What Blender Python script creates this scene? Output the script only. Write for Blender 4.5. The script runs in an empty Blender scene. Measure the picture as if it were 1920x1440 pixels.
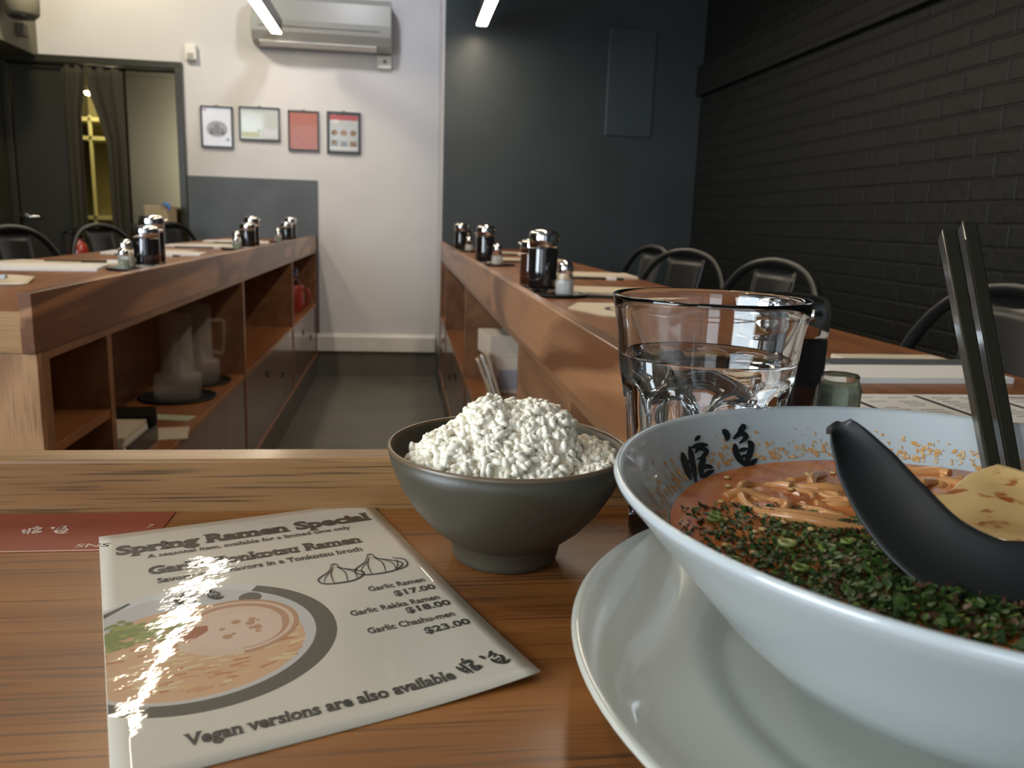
import bpy, bmesh, math, random
import numpy as np
from mathutils import Vector, Matrix

PI = math.pi
rnd = random.Random(7)
scene = bpy.context.scene
C = scene.collection

# ------------------------------------------------------------ camera
cam_d = bpy.data.cameras.new('camera')
cam = bpy.data.objects.new('camera', cam_d)
C.objects.link(cam)
cam_d.sensor_width = 36.0
cam_d.lens = 28.5
cam_d.clip_start = 0.01
yaw, pitch, roll = 0.13893, 0.19720, 0.03425
cy_, sy_, cp_, sp_ = math.cos(yaw), math.sin(yaw), math.cos(pitch), math.sin(pitch)
fw = Vector((sy_*cp_, cy_*cp_, -sp_))
rt = Vector((cy_, -sy_, 0.0))
up = rt.cross(fw)
r2 = rt*math.cos(roll) + up*math.sin(roll)
u2 = up*math.cos(roll) - rt*math.sin(roll)
M = Matrix((r2, u2, -fw)).transposed().to_4x4()
M.translation = Vector((0, 0, 1.110))
cam.matrix_world = M
cam_d.dof.use_dof = True
cam_d.dof.focus_distance = 0.42
cam_d.dof.aperture_fstop = 18.0
scene.camera = cam

# ------------------------------------------------------------ world, exposure, daylight
scene.view_settings.view_transform = 'Standard'
scene.view_settings.look = 'None'
scene.view_settings.exposure = 0.0
scene.view_settings.gamma = 1.0
scene.view_settings.use_curve_mapping = False
wd = bpy.data.worlds.new('world'); scene.world = wd
wd.use_nodes = True
bg = wd.node_tree.nodes['Background']
bg.inputs[0].default_value = (0.80, 0.88, 1.0, 1)
bg.inputs[1].default_value = 0.6

def area(name, loc, target, sx, sy, power, col):
    l = bpy.data.lights.new(name, 'AREA'); l.shape = 'RECTANGLE'
    l.size = sx; l.size_y = sy; l.energy = power; l.color = col
    o = bpy.data.objects.new(name, l); C.objects.link(o)
    o.location = loc
    o.rotation_euler = (Vector(target) - Vector(loc)).to_track_quat('-Z', 'Y').to_euler()
    return o
# daylight entering through the shop window behind the camera
area('window_or_added_daylight', (-1.35, -2.40, 1.75), (-0.4, 2.0, 1.0), 0.9, 1.5, 15, (0.80, 0.91, 1.0))
area('window_or_added_daylight', (-2.44, -0.40, 1.75), (0.4, 0.75, 1.0), 1.6, 1.5, 95, (0.80, 0.91, 1.0))  # added side daylight at the unseen left-wall opening, shades the bowl towards its right
# ceiling downlights of the room (fittings are above the frame)
def spot(name, loc, tgt, power, col, ang=70, size=0.06):
    l = bpy.data.lights.new(name, 'SPOT'); l.energy = power; l.color = col
    l.spot_size = math.radians(ang); l.spot_blend = 0.6; l.shadow_soft_size = size
    o = bpy.data.objects.new(name, l); C.objects.link(o); o.location = loc
    o.rotation_euler = (Vector(tgt) - Vector(loc)).to_track_quat('-Z', 'Y').to_euler()
    return o
WARM = (1.0, 0.80, 0.55)
spot('downlight', (-1.75, 4.75, 2.85), (-1.6, 5.77, 2.0), 66, (1.0, 0.87, 0.64), 110)
spot('downlight', (-0.35, 4.6, 2.85), (-0.3, 5.77, 1.5), 34, (0.93, 0.93, 1.0), 110)
spot('downlight', (-0.75, 0.55, 2.85), (-0.1, 0.40, 0.945), 19, WARM, 70)

# ------------------------------------------------------------ helpers
H = 1.110
T = 0.945          # worktop height

class MB:
    def __init__(s): s.v = []; s.f = []; s.mi = []; s.sm = []
    def add(s, vs, fs, mi=0, sm=False):
        b = len(s.v); s.v.extend([tuple(map(float, q)) for q in vs])
        for f in fs:
            s.f.append(tuple(i+b for i in f)); s.mi.append(mi); s.sm.append(sm)
        return s
    def box(s, x0, x1, y0, y1, z0, z1, mi=0, rz=0, piv=None):
        vs = [(x, y, z) for z in (z0, z1) for y in (y0, y1) for x in (x0, x1)]
        if rz:
            px, py = piv or ((x0+x1)/2, (y0+y1)/2); c, n = math.cos(rz), math.sin(rz)
            vs = [(px+(x-px)*c-(y-py)*n, py+(x-px)*n+(y-py)*c, z) for x, y, z in vs]
        return s.add(vs, [(0,2,3,1),(4,5,7,6),(0,1,5,4),(2,6,7,3),(0,4,6,2),(1,3,7,5)], mi)
    def lathe(s, prof, n=48, c=(0,0,0), mi=0, cap0=True, cap1=True, sm=True):
        vs = []; fs = []; m = len(prof)
        for r, z in prof:
            for k in range(n):
                a = 2*PI*k/n; vs.append((c[0]+r*math.cos(a), c[1]+r*math.sin(a), c[2]+z))
        for i in range(m-1):
            for k in range(n):
                k2 = (k+1) % n
                fs.append((i*n+k, i*n+k2, (i+1)*n+k2, (i+1)*n+k))
        s.add(vs, fs, mi, sm)
        b = len(s.v)-len(vs)
        if cap0: s.f.append(tuple(b+k for k in range(n-1, -1, -1))); s.mi.append(mi); s.sm.append(False)
        if cap1: s.f.append(tuple(b+(m-1)*n+k for k in range(n))); s.mi.append(mi); s.sm.append(False)
        return s
    def tube(s, pts, rad, n=10, mi=0, sm=True, flat=None):
        pts = [Vector(p) for p in pts]; N = len(pts); vs = []; fs = []
        rads = rad if isinstance(rad, (list, tuple)) else [rad]*N
        t = (pts[1]-pts[0]).normalized()
        ref = Vector((0,0,1)) if abs(t.z) < 0.9 else Vector((1,0,0))
        nrm = t.cross(ref).normalized()
        for i, p in enumerate(pts):
            t = (pts[min(i+1, N-1)]-pts[max(i-1, 0)]).normalized()
            nrm = (nrm - t*nrm.dot(t)).normalized(); bn = t.cross(nrm)
            for k in range(n):
                a = 2*PI*(k+.5)/n
                vs.append(p+(nrm*math.cos(a)+bn*math.sin(a)*(flat or 1))*rads[i])
        for i in range(N-1):
            for k in range(n):
                k2 = (k+1) % n
                fs.append((i*n+k, i*n+k2, (i+1)*n+k2, (i+1)*n+k))
        s.add(vs, fs, mi, sm); b = len(s.v)-len(vs)
        s.f.append(tuple(b+k for k in range(n-1,-1,-1))); s.mi.append(mi); s.sm.append(False)
        s.f.append(tuple(b+(N-1)*n+k for k in range(n))); s.mi.append(mi); s.sm.append(False)
        return s
    def extrude(s, poly, axis, a, b, mi=0, sm=False):
        # poly: 2D outline; axis 'x': (y,z) outline pushed along x; 'y': (x,z); 'z': (x,y)
        n = len(poly)
        mk = {'x': lambda p, t: (t, p[0], p[1]), 'y': lambda p, t: (p[0], t, p[1]), 'z': lambda p, t: (p[0], p[1], t)}[axis]
        vs = [mk(p, a) for p in poly]+[mk(p, b) for p in poly]
        fs = [tuple(range(n-1, -1, -1)), tuple(range(n, 2*n))]
        s.add(vs, fs, mi, False)
        bb = len(s.v)-2*n
        for k in range(n):
            k2 = (k+1) % n
            s.f.append((bb+k, bb+k2, bb+n+k2, bb+n+k)); s.mi.append(mi); s.sm.append(sm)
        return s
    def grid(s, fn, nu, nv, mi=0, sm=True, wrap=False):
        vs = [fn(i/(nu if wrap else nu-1), j/(nv-1)) for j in range(nv) for i in range(nu)]
        fs = []
        for j in range(nv-1):
            for i in range(nu if wrap else nu-1):
                i2 = (i+1) % nu
                fs.append((j*nu+i, j*nu+i2, (j+1)*nu+i2, (j+1)*nu+i))
        return s.add(vs, fs, mi, sm)
    def build(s, name, mats, parent=None, bevel=0, seg=2, world=True, fix=False):
        """vertices are given in world space; a parent's location is taken off"""
        me = bpy.data.meshes.new(name)
        off = parent_origin(parent) if (parent and world) else Vector((0,0,0))
        me.from_pydata([(x-off.x, y-off.y, z-off.z) for x, y, z in s.v], [], s.f)
        for m in (mats if isinstance(mats, (list, tuple)) else [mats]): me.materials.append(m)
        me.polygons.foreach_set('material_index', s.mi)
        me.polygons.foreach_set('use_smooth', s.sm)
        if fix:
            bm = bmesh.new(); bm.from_mesh(me)
            bmesh.ops.remove_doubles(bm, verts=bm.verts, dist=1e-6)
            bmesh.ops.recalc_face_normals(bm, faces=bm.faces); bm.to_mesh(me); bm.free()
        me.update()
        o = bpy.data.objects.new(name, me); C.objects.link(o)
        if parent: o.parent = parent
        if bevel:
            b = o.modifiers.new('bevel', 'BEVEL'); b.width = bevel; b.segments = seg
            b.limit_method = 'ANGLE'; b.angle_limit = math.radians(40)
        return o

def parent_origin(p):
    v = Vector((0,0,0))
    while p: v += p.location; p = p.parent
    return v
def tag(o, label=None, cat=None, group=None, kind=None):
    if label: o['label'] = label
    if cat: o['category'] = cat
    if group: o['group'] = group
    if kind: o['kind'] = kind
    return o
def thing(name, label, cat, loc=(0,0,0), rz=0, group=None):
    o = bpy.data.objects.new(name, None); C.objects.link(o)
    o.location = loc; o.rotation_euler = (0,0,rz); o.empty_display_size = .05
    return tag(o, label, cat, group)
def struct(o): o['kind'] = 'structure'; return o
def copy_tree(o, parent=None):
    c = o.copy(); C.objects.link(c)
    if parent: c.parent = parent
    for ch in list(o.children): copy_tree(ch, c)
    return c
def spline(p, n=8):
    p = [Vector(q) for q in p]; out = []
    for i in range(len(p)-1):
        a = p[max(i-1,0)]; b = p[i]; c = p[i+1]; d = p[min(i+2, len(p)-1)]
        for k in range(n):
            t = k/n
            out.append(.5*((2*b)+(-a+c)*t+(2*a-5*b+4*c-d)*t*t+(-a+3*b-3*c+d)*t**3))
    out.append(p[-1]); return out

# ------------------------------------------------------------ materials
def nt(name):
    m = bpy.data.materials.new(name); m.use_nodes = True
    t = m.node_tree; return m, t, t.nodes['Principled BSDF']
def setp(b, **k):
    names = dict(col='Base Color', rough='Roughness', metal='Metallic', coat='Coat Weight', coatr='Coat Roughness',
                 ior='IOR', trans='Transmission Weight', spec='Specular IOR Level', sss='Subsurface Weight',
                 em='Emission Color', ems='Emission Strength', alpha='Alpha')
    for a, v in k.items():
        i = b.inputs[names[a]]
        i.default_value = (*v, 1) if isinstance(v, tuple) else v
def plain(name, col, rough=.5, bump=0, bscale=200, var=0, vscale=8, **k):
    """one-colour procedural material with a little tonal variation and bump"""
    m, t, b = nt(name); setp(b, col=col, rough=rough, **k)
    N = t.nodes; L = t.links
    tc = N.new('ShaderNodeTexCoord')
    if var:
        n = N.new('ShaderNodeTexNoise'); n.inputs['Scale'].default_value = vscale; n.inputs['Detail'].default_value = 5
        L.new(tc.outputs['Object'], n.inputs['Vector'])
        r = N.new('ShaderNodeValToRGB')
        r.color_ramp.elements[0].position = .3; r.color_ramp.elements[1].position = .7
        r.color_ramp.elements[0].color = (*[c*(1-var) for c in col], 1)
        r.color_ramp.elements[1].color = (*[min(1, c*(1+var)) for c in col], 1)
        L.new(n.outputs['Fac'], r.inputs['Fac']); L.new(r.outputs['Color'], b.inputs['Base Color'])
    if bump:
        n2 = N.new('ShaderNodeTexNoise'); n2.inputs['Scale'].default_value = bscale; n2.inputs['Detail'].default_value = 4
        L.new(tc.outputs['Object'], n2.inputs['Vector'])
        bp = N.new('ShaderNodeBump'); bp.inputs['Strength'].default_value = bump; bp.inputs['Distance'].default_value = .002
        L.new(n2.outputs['Fac'], bp.inputs['Height']); L.new(bp.outputs['Normal'], b.inputs['Normal'])
    return m
def wood(name, dark, light, axis='x', scale=1.0, rough=.35, coat=.3, coatr=.12, pores=.5, stain=0, bands=.35, bump=.12):
    m, t, b = nt(name); N = t.nodes; L = t.links
    setp(b, rough=rough, coat=coat, coatr=coatr)
    tc = N.new('ShaderNodeTexCoord')
    def mp(al, ac):
        q = N.new('ShaderNodeMapping'); sc = [ac*scale]*3; sc['xyz'.index(axis)] = al*scale
        q.inputs['Scale'].default_value = sc; L.new(tc.outputs['Object'], q.inputs['Vector']); return q
    m1 = mp(2.2, 26)
    n1 = N.new('ShaderNodeTexNoise'); n1.inputs['Scale'].default_value = 1; n1.inputs['Detail'].default_value = 7; n1.inputs['Distortion'].default_value = .6
    L.new(m1.outputs[0], n1.inputs['Vector'])
    m2 = mp(1.1, 7)
    w = N.new('ShaderNodeTexNoise'); w.inputs['Scale'].default_value = 1; w.inputs['Detail'].default_value = 2; w.inputs['Distortion'].default_value = 1.2
    L.new(m2.outputs[0], w.inputs['Vector'])
    ml = N.new('ShaderNodeMath'); ml.operation = 'MULTIPLY'; ml.inputs[1].default_value = 9
    L.new(w.outputs['Fac'], ml.inputs[0])
    fr = N.new('ShaderNodeMath'); fr.operation = 'PINGPONG'; fr.inputs[1].default_value = 1
    L.new(ml.outputs[0], fr.inputs[0])
    mx0 = N.new('ShaderNodeMix'); mx0.inputs['Factor'].default_value = bands
    L.new(n1.outputs['Fac'], mx0.inputs[2]); L.new(fr.outputs[0], mx0.inputs[3])
    r = N.new('ShaderNodeValToRGB'); r.color_ramp.elements[0].position = .28; r.color_ramp.elements[1].position = .72
    r.color_ramp.elements[0].color = (*dark, 1); r.color_ramp.elements[1].color = (*light, 1)
    L.new(mx0.outputs[0], r.inputs['Fac'])
    m3 = mp(11, 640)
    n3 = N.new('ShaderNodeTexNoise'); n3.inputs['Scale'].default_value = 1; n3.inputs['Detail'].default_value = 3
    L.new(m3.outputs[0], n3.inputs['Vector'])
    r3 = N.new('ShaderNodeValToRGB'); r3.color_ramp.elements[0].position = .32; r3.color_ramp.elements[1].position = .46
    v = 1-pores; r3.color_ramp.elements[0].color = (v, v, v, 1); r3.color_ramp.elements[1].color = (1,1,1,1)
    L.new(n3.outputs['Fac'], r3.inputs['Fac'])
    mu = N.new('ShaderNodeMix'); mu.data_type = 'RGBA'; mu.blend_type = 'MULTIPLY'; mu.inputs['Factor'].default_value = 1
    L.new(r.outputs['Color'], mu.inputs[6]); L.new(r3.outputs['Color'], mu.inputs[7])
    out = mu.outputs[2]
    if stain:
        m4 = mp(9, 28)
        n4 = N.new('ShaderNodeTexNoise'); n4.inputs['Scale'].default_value = 1; n4.inputs['Detail'].default_value = 3
        L.new(m4.outputs[0], n4.inputs['Vector'])
        r4 = N.new('ShaderNodeValToRGB'); r4.color_ramp.elements[0].position = .58; r4.color_ramp.elements[1].position = .74
        r4.color_ramp.elements[0].color = (1,1,1,1); r4.color_ramp.elements[1].color = (1-stain,)*3+(1,)
        L.new(n4.outputs['Fac'], r4.inputs['Fac'])
        mu2 = N.new('ShaderNodeMix'); mu2.data_type = 'RGBA'; mu2.blend_type = 'MULTIPLY'; mu2.inputs['Factor'].default_value = 1
        L.new(out, mu2.inputs[6]); L.new(r4.outputs['Color'], mu2.inputs[7]); out = mu2.outputs[2]
    L.new(out, b.inputs['Base Color'])
    if bump:
        bp = N.new('ShaderNodeBump'); bp.inputs['Strength'].default_value = bump; bp.inputs['Distance'].default_value = .0006
        L.new(n3.outputs['Fac'], bp.inputs['Height']); L.new(bp.outputs['Normal'], b.inputs['Normal'])
    return m
def speckle(name, base, spot_col, scale, lo, hi, rough=.4, **k):
    m, t, b = nt(name); N = t.nodes; L = t.links; setp(b, rough=rough, **k)
    tc = N.new('ShaderNodeTexCoord'); n = N.new('ShaderNodeTexNoise')
    n.inputs['Scale'].default_value = scale; n.inputs['Detail'].default_value = 4
    L.new(tc.outputs['Object'], n.inputs['Vector'])
    r = N.new('ShaderNodeValToRGB'); r.color_ramp.elements[0].position = lo; r.color_ramp.elements[1].position = hi
    r.color_ramp.elements[0].color = (*base, 1); r.color_ramp.elements[1].color = (*spot_col, 1)
    L.new(n.outputs['Fac'], r.inputs['Fac']); L.new(r.outputs['Color'], b.inputs['Base Color'])
    bp = N.new('ShaderNodeBump'); bp.inputs['Strength'].default_value = .3; bp.inputs['Distance'].default_value = .001
    L.new(n.outputs['Fac'], bp.inputs['Height']); L.new(bp.outputs['Normal'], b.inputs['Normal'])
    return m

OAK_D, OAK_L = (.155, .058, .018), (.29, .125, .040)
m_top_x = wood('oak_worktop_along_x', (.150,.046,.0085), (.30,.112,.022), 'x', 1.0, .46, .12, .2, .6, 0, .25)
m_top_y = wood('oak_worktop_along_y', (.17,.055,.016), (.29,.105,.032), 'y', 1.0, .45, .15, .2, .4)
m_lip_x = wood('oak_lip_along_x', (.25,.115,.036), (.44,.24,.085), 'x', 1.1, .42, .2, .15, .65, .55, .25)
m_lip_y = wood('oak_lip_along_y', (.17,.066,.026), (.42,.195,.088), 'y', .55, .36, .3, .2, .3, .2, .9)
m_end_z = wood('oak_end_along_z', (.27,.12,.045), (.45,.235,.105), 'z', 1.0, .5, .1, .3, .65, 0, .5)
m_edge_x = wood('oak_edge_along_x', (.28,.135,.045), (.44,.24,.09), 'x', 1.0, .45, .2, .3, .4)
m_cab = wood('oak_veneer_cabinet', (.20,.090,.040), (.31,.150,.072), 'y', .6, .38, .3, .2, .2)
m_shelf = wood('oak_veneer_shelf', (.26,.092,.030), (.37,.145,.052), 'y', .6, .35, .35, .15, .2)
m_door = wood('dark_glossy_veneer', (.115,.048,.022), (.17,.075,.034), 'z', .6, .25, .55, .05, .15, 0, .4, 0)
m_wall = plain('white_plaster', (.60,.595,.60), .75, .15, 60, .03, 3)
m_base = plain('white_gloss_paint', (.70,.67,.62), .45, .1, 40, .05, 10)
m_dark = plain('charcoal_paint', (.043,.054,.058), .38, .12, 90, .10, 4)
m_slate = plain('slate_blue_paint', (.085,.10,.112), .5, .1, 90, .15, 5)
m_soff = plain('olive_grey_paint', (.17,.165,.12), .7, .1, 60, .05, 4)
m_floor = plain('dark_concrete', (.105,.095,.075), .38, .15, 30, .18, 3)
m_kerb = plain('dark_grey_vinyl', (.115,.105,.085), .45, .1, 60, .10, 6)
m_ceil = plain('dim_grey_ceiling', (.26,.25,.23), .9, .1, 60)
m_black = plain('black_painted_metal', (.012,.012,.011), .28, 0)
m_gloss = plain('black_lacquer', (.028,.026,.015), .34, .03, 30, coat=.15, coatr=.15)
m_frame = plain('black_frame_wood', (.02,.028,.034), .4)
m_chrome = plain('chrome', (.80,.80,.80), .07, 0, metal=1.0)
m_steel = plain('brushed_steel', (.21,.165,.095), .24, .05, 300, metal=1.0)
m_white = plain('white_plastic', (.72,.71,.67), .4)
m_offw = plain('off_white_plastic', (.33,.33,.30), .4)
m_paper = plain('white_paper', (.74,.71,.66), .7, .05, 300)
m_paper2 = plain('cream_paper', (.62,.52,.38), .75, .05, 300)
m_ink = plain('dark_ink', (.022,.021,.018), .45)
m_greyink = plain('grey_ink', (.16,.15,.14), .5)
m_ceramic = plain('white_porcelain', (.48,.52,.525), .18, 0, coat=.6, coatr=.04)
m_plate = plain('ivory_porcelain', (.49,.48,.41), .22, 0, coat=.5, coatr=.05)
m_bowl = plain('black_matte_stoneware', (.058,.050,.034), .42, .04, 400, .12, 30)
m_bowlrim = plain('brown_rim_glaze', (.13,.085,.045), .3)
m_lacq = plain('black_melamine', (.008,.009,.009), .42, .02, 80)
m_stick = plain('black_resin', (.013,.012,.007), .30, .03, 60, coat=.4, coatr=.1)
m_soy = plain('dark_soy_bottle', (.010,.008,.008), .08, coat=1.0, coatr=.03)
m_chili = plain('brown_sauce_bottle', (.055,.016,.008), .08, coat=1.0, coatr=.03)
m_red = plain('red_plastic', (.42,.045,.03), .35)
m_redliq = plain('red_liquid', (.33,.03,.022), .3)
m_salt = plain('white_salt', (.75,.74,.70), .7)
m_pepper = plain('pale_green_grains', (.42,.46,.34), .7, .2, 600, .2, 200)
m_sticker = plain('red_brown_card', (.235,.042,.016), .5, .03, 60, .08, 20)
m_cardtx = plain('pale_card_print', (.62,.45,.36), .45)
m_amber = plain('cardboard', (.42,.33,.20), .7, .05, 60)
m_blue = plain('blue_cloth', (.05,.16,.42), .8)
m_fabric = plain('black_olive_curtain', (.034,.030,.017), .85, .2, 300)
m_kit = plain('kitchen_wall', (.42,.38,.20), .6)
m_kshelf = plain('pale_yellow_shelf', (.80,.74,.38), .5)
def glass(name, col=(1,1,1), ior=1.5, rough=0.0):
    m, t, b = nt(name); setp(b, col=col, rough=rough, ior=ior, trans=1.0); return m
m_glass = glass('clear_glass', (.98,.99,.99), 1.5)
m_water = glass('water', (.98,.99,1.0), 1.333)
m_jar = glass('thin_clear_jar', (.93,.95,.93), 1.3, .03)
m_acryl = plain('scratched_clear_plastic', (.62,.58,.53), .18, alpha=.15)
def emit(name, col, s):
    m, t, b = nt(name); setp(b, col=(.9,.9,.9), em=col, ems=s); return m
m_led = emit('led_diffuser', (1.0, .86, .66), 30)
m_klamp = emit('kitchen_lamp', (1.0, .9, .55), 20)

# ------------------------------------------------------------ the room
YF = 5.77      # white far wall
YP = 5.12      # dark partition that closes the right counter
def brick_mat():
    m, t, b = nt('black_painted_brick'); N = t.nodes; L = t.links
    setp(b, rough=.55)
    tc = N.new('ShaderNodeTexCoord'); sp = N.new('ShaderNodeSeparateXYZ'); cb = N.new('ShaderNodeCombineXYZ')
    L.new(tc.outputs['Object'], sp.inputs[0]); L.new(sp.outputs['Y'], cb.inputs['X']); L.new(sp.outputs['Z'], cb.inputs['Y'])
    bk = N.new('ShaderNodeTexBrick'); bk.inputs['Scale'].default_value = 1
    bk.inputs['Brick Width'].default_value = .21; bk.inputs['Row Height'].default_value = .072
    bk.inputs['Mortar Size'].default_value = .007; bk.inputs['Mortar Smooth'].default_value = .6
    bk.inputs['Color1'].default_value = (.0052,.0060,.0047,1); bk.inputs['Color2'].default_value = (.0080,.0088,.0066,1)
    bk.inputs['Mortar'].default_value = (.0052,.0056,.0045,1)
    L.new(cb.outputs[0], bk.inputs['Vector']); L.new(bk.outputs['Color'], b.inputs['Base Color'])
    n = N.new('ShaderNodeTexNoise'); n.inputs['Scale'].default_value = 28; n.inputs['Detail'].default_value = 6
    L.new(tc.outputs['Object'], n.inputs['Vector'])
    ma = N.new('ShaderNodeMath'); ma.operation = 'MULTIPLY_ADD'; ma.inputs[1].default_value = -.7
    L.new(bk.outputs['Fac'], ma.inputs[0]); L.new(n.outputs['Fac'], ma.inputs[2])
    bp = N.new('ShaderNodeBump'); bp.inputs['Strength'].default_value = .7; bp.inputs['Distance'].default_value = .006
    L.new(ma.outputs[0], bp.inputs['Height']); L.new(bp.outputs['Normal'], b.inputs['Normal'])
    return m
m_brick = brick_mat()
struct(MB().box(-2.7, 2.0, -2.6, 7.6, -.06, 0).build('floor', m_floor))
struct(MB().box(-2.7, 2.0, -2.6, 7.6, 2.9, 3.0).build('ceiling', m_ceil))
# white far wall with a doorway at its left end
struct(MB().box(-1.41, .245, YF, YF+.12, 0, 2.9).box(-2.6, -1.41, YF, YF+.12, 2.045, 2.9).build('wall_far', m_wall))
struct(MB().box(1.85, 1.98, -2.5, 5.9, 0, 2.9).build('wall_right', m_brick))
struct(MB().box(-2.62,-2.5,.5,7.5,0,2.9).box(-2.62,-2.5,-2.5,-1.3,0,2.9).box(-2.62,-2.5,-1.3,.5,0,.9).box(-2.62,-2.5,-1.3,.5,2.6,2.9).build('wall_left', m_gloss))
struct(MB().box(-2.60,-2.5,-1.3,-1.25,.9,2.6).box(-2.60,-2.5,.45,.5,.9,2.6).box(-2.60,-2.5,-1.3,.5,.9,.95).box(-2.60,-2.5,-1.3,.5,2.55,2.6).build('added_window_2', m_black))  # frame of an unseen left-wall window, added to carry the side light
struct(MB().box(.245, 1.85, YP, YF+.1, 0, 2.9).build('wall_partition', m_dark, bevel=.004))
struct(MB().box(.2405, .245, YP+.004, YF-.001, .30, 2.9).build('trim_1', m_wall))
struct(MB().box(-2.5, -2.28, 1.5, YF, 2.035, 2.9).build('trim_2', m_soff))          # bulkhead
struct(MB().box(1.81, 1.85, -2.4, YP, 1.915, 2.09).build('trim_3', m_brick))        # ledge on the bricks
struct(MB().box(-1.40, .245, YF-.012, YF, 0, .18).build('trim_4', m_kerb))
struct(MB().extrude([(YF-.03,.18),(YF,.18),(YF,.30),(YF-.012,.30),(YF-.018,.285),(YF-.03,.280)], 'x', -1.40, .2405).build('baseboard_far', m_base))
struct(MB().box(-1.436, -.567, YF-.012, YF, .30, 1.34).build('trim_5', m_slate, bevel=.003))   # slate wainscot panel
# wall behind the camera with the shop window
struct(MB().box(-2.6, -2.15, -2.6, -2.5, 0, 2.9).box(1.35, 1.98, -2.6, -2.5, 0, 2.9)
       .box(-2.15, 1.35, -2.6, -2.5, 0, .75).box(-2.15, 1.35, -2.6, -2.5, 2.65, 2.9).build('wall_near', m_dark))
w1 = struct(MB().box(-2.15,-2.09,-2.58,-2.5,.75,2.65).box(1.29,1.35,-2.58,-2.5,.75,2.65).box(-.44,-.38,-2.58,-2.5,.75,2.65)
       .box(-2.15,1.35,-2.58,-2.5,.75,.81).box(-2.15,1.35,-2.58,-2.5,2.59,2.65).build('window_1', m_black))
# doorway: black frame, black door leaf, curtain, steel leaf, lit kitchen
fr = struct(MB().box(-2.5,-1.41,YF-.03,YF+.06,2.0,2.045).box(-1.455,-1.41,YF-.03,YF+.06,0,2.0).box(-2.5,-2.46,YF-.03,YF+.06,0,2.0).build('trim_6', m_gloss, bevel=.004))
d1 = struct(thing('door_1', None, None, (-2.455, YF+.02, 0)))
MB().box(-2.455,-2.06,YF-.005,YF+.035,.01,1.995).build('door_leaf', m_gloss, d1, bevel=.003)
lv = MB().lathe([(.026,0),(.026,.008),(.012,.010),(.012,.045)],20,cap0=True)
hv = MB().add([(x-2.435, YF-.005-z, y+1.04) for x,y,z in lv.v], [tuple(reversed(f)) for f in lv.f], 0, True)
hv.tube([(-2.435,YF-.05,1.04),(-2.40,YF-.052,1.04),(-2.325,YF-.05,1.038)],.011,10)
hv.build('door_handle', m_chrome, d1)
d2 = struct(thing('door_2', None, None, (-1.60, YF+.03, 0)))
MB().box(-1.80,-1.457,YF+.01,YF+.045,.01,1.995).build('door_leaf', m_steel, d2, bevel=.004)
def curtain_fn(x0, x1, ztop, gap):
    def f(u, v):
        z = ztop-(ztop-.55)*v
        xr = x1+gap(v)
        x = x0+(xr-x0)*u
        return (x, YF-.035+.012*math.sin(u*17+.6)+.006*math.sin(u*41+v*3), z)
    return f
ct = thing('split_curtain', 'black split curtain hanging parted in the far doorway', 'curtain', (-1.95, YF-.03, .55))
def solid(name, fn, nu, nv, th, mat, par):
    o = MB().grid(fn, nu, nv).build(name, mat, par)
    s = o.modifiers.new('solid', 'SOLIDIFY'); s.thickness = th; return o
solid('curtain_panel', curtain_fn(-2.14, -2.025, 1.985, lambda v: .045*max(0, 1-v*5.5)**.8-.012*v), 30, 26, .003, m_fabric, ct)
solid('curtain_panel', curtain_fn(-1.775, -1.985, 1.985, lambda v: .105*min(1, max(0, v-.10)*4.2)**.8), 30, 26, .003, m_fabric, ct)
MB().tube([(-2.46,YF-.035,1.988),(-1.455,YF-.035,1.988)],.008,10).build('curtain_rod', m_black, ct)
# kitchen seen through the gap
struct(MB().box(-2.5,-1.0,7.2,7.3,0,2.9).box(-1.1,-1.0,YF+.12,7.2,0,2.9).build('wall_kitchen', m_kit))
ks = thing('kitchen_rack', 'pale yellow storage rack in the kitchen behind the curtain gap', 'rack', (-2.2, 7.05, 0))
for zz in (.62, 1.02, 1.62, 1.76):
    MB().box(-2.46,-1.95,6.85,7.18,zz,zz+.028).build('shelf', m_kshelf, ks)
for xx in (-2.46,-2.385,-1.98):
    MB().box(xx,xx+.016,6.85,6.88,0,1.80).build('post', m_kshelf, ks)
kb = MB().lathe([(.0,0),(.045,0),(.045,.09),(.018,.14),(.018,.18),(0,.18)],20,(-2.18,6.95,1.05),cap0=False,cap1=False).build('sauce_bottle', m_red)
tag(kb, 'small red bottle on the kitchen rack behind the curtain gap', 'bottle')
kl = MB().lathe([(0,0),(.05,0),(.06,.02),(0,.025)],20,(-2.285,6.7,1.93),cap0=False,cap1=False).build('kitchen_lamp', m_klamp)
tag(kl, 'small glowing kitchen lamp at the top of the curtain gap', 'lamp')
MB().tube([(-2.285,6.7,1.95),(-2.285,6.7,2.9)],.006,8).build('lamp_cord', m_black, kl, world=False)
kpl = bpy.data.lights.new('kitchen_light','POINT'); kpl.energy = 22; kpl.color = (1,.86,.48); kpl.shadow_soft_size = .05
ko = bpy.data.objects.new('kitchen_light', kpl); C.objects.link(ko); ko.location = (-1.9, 6.5, 2.2)

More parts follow.
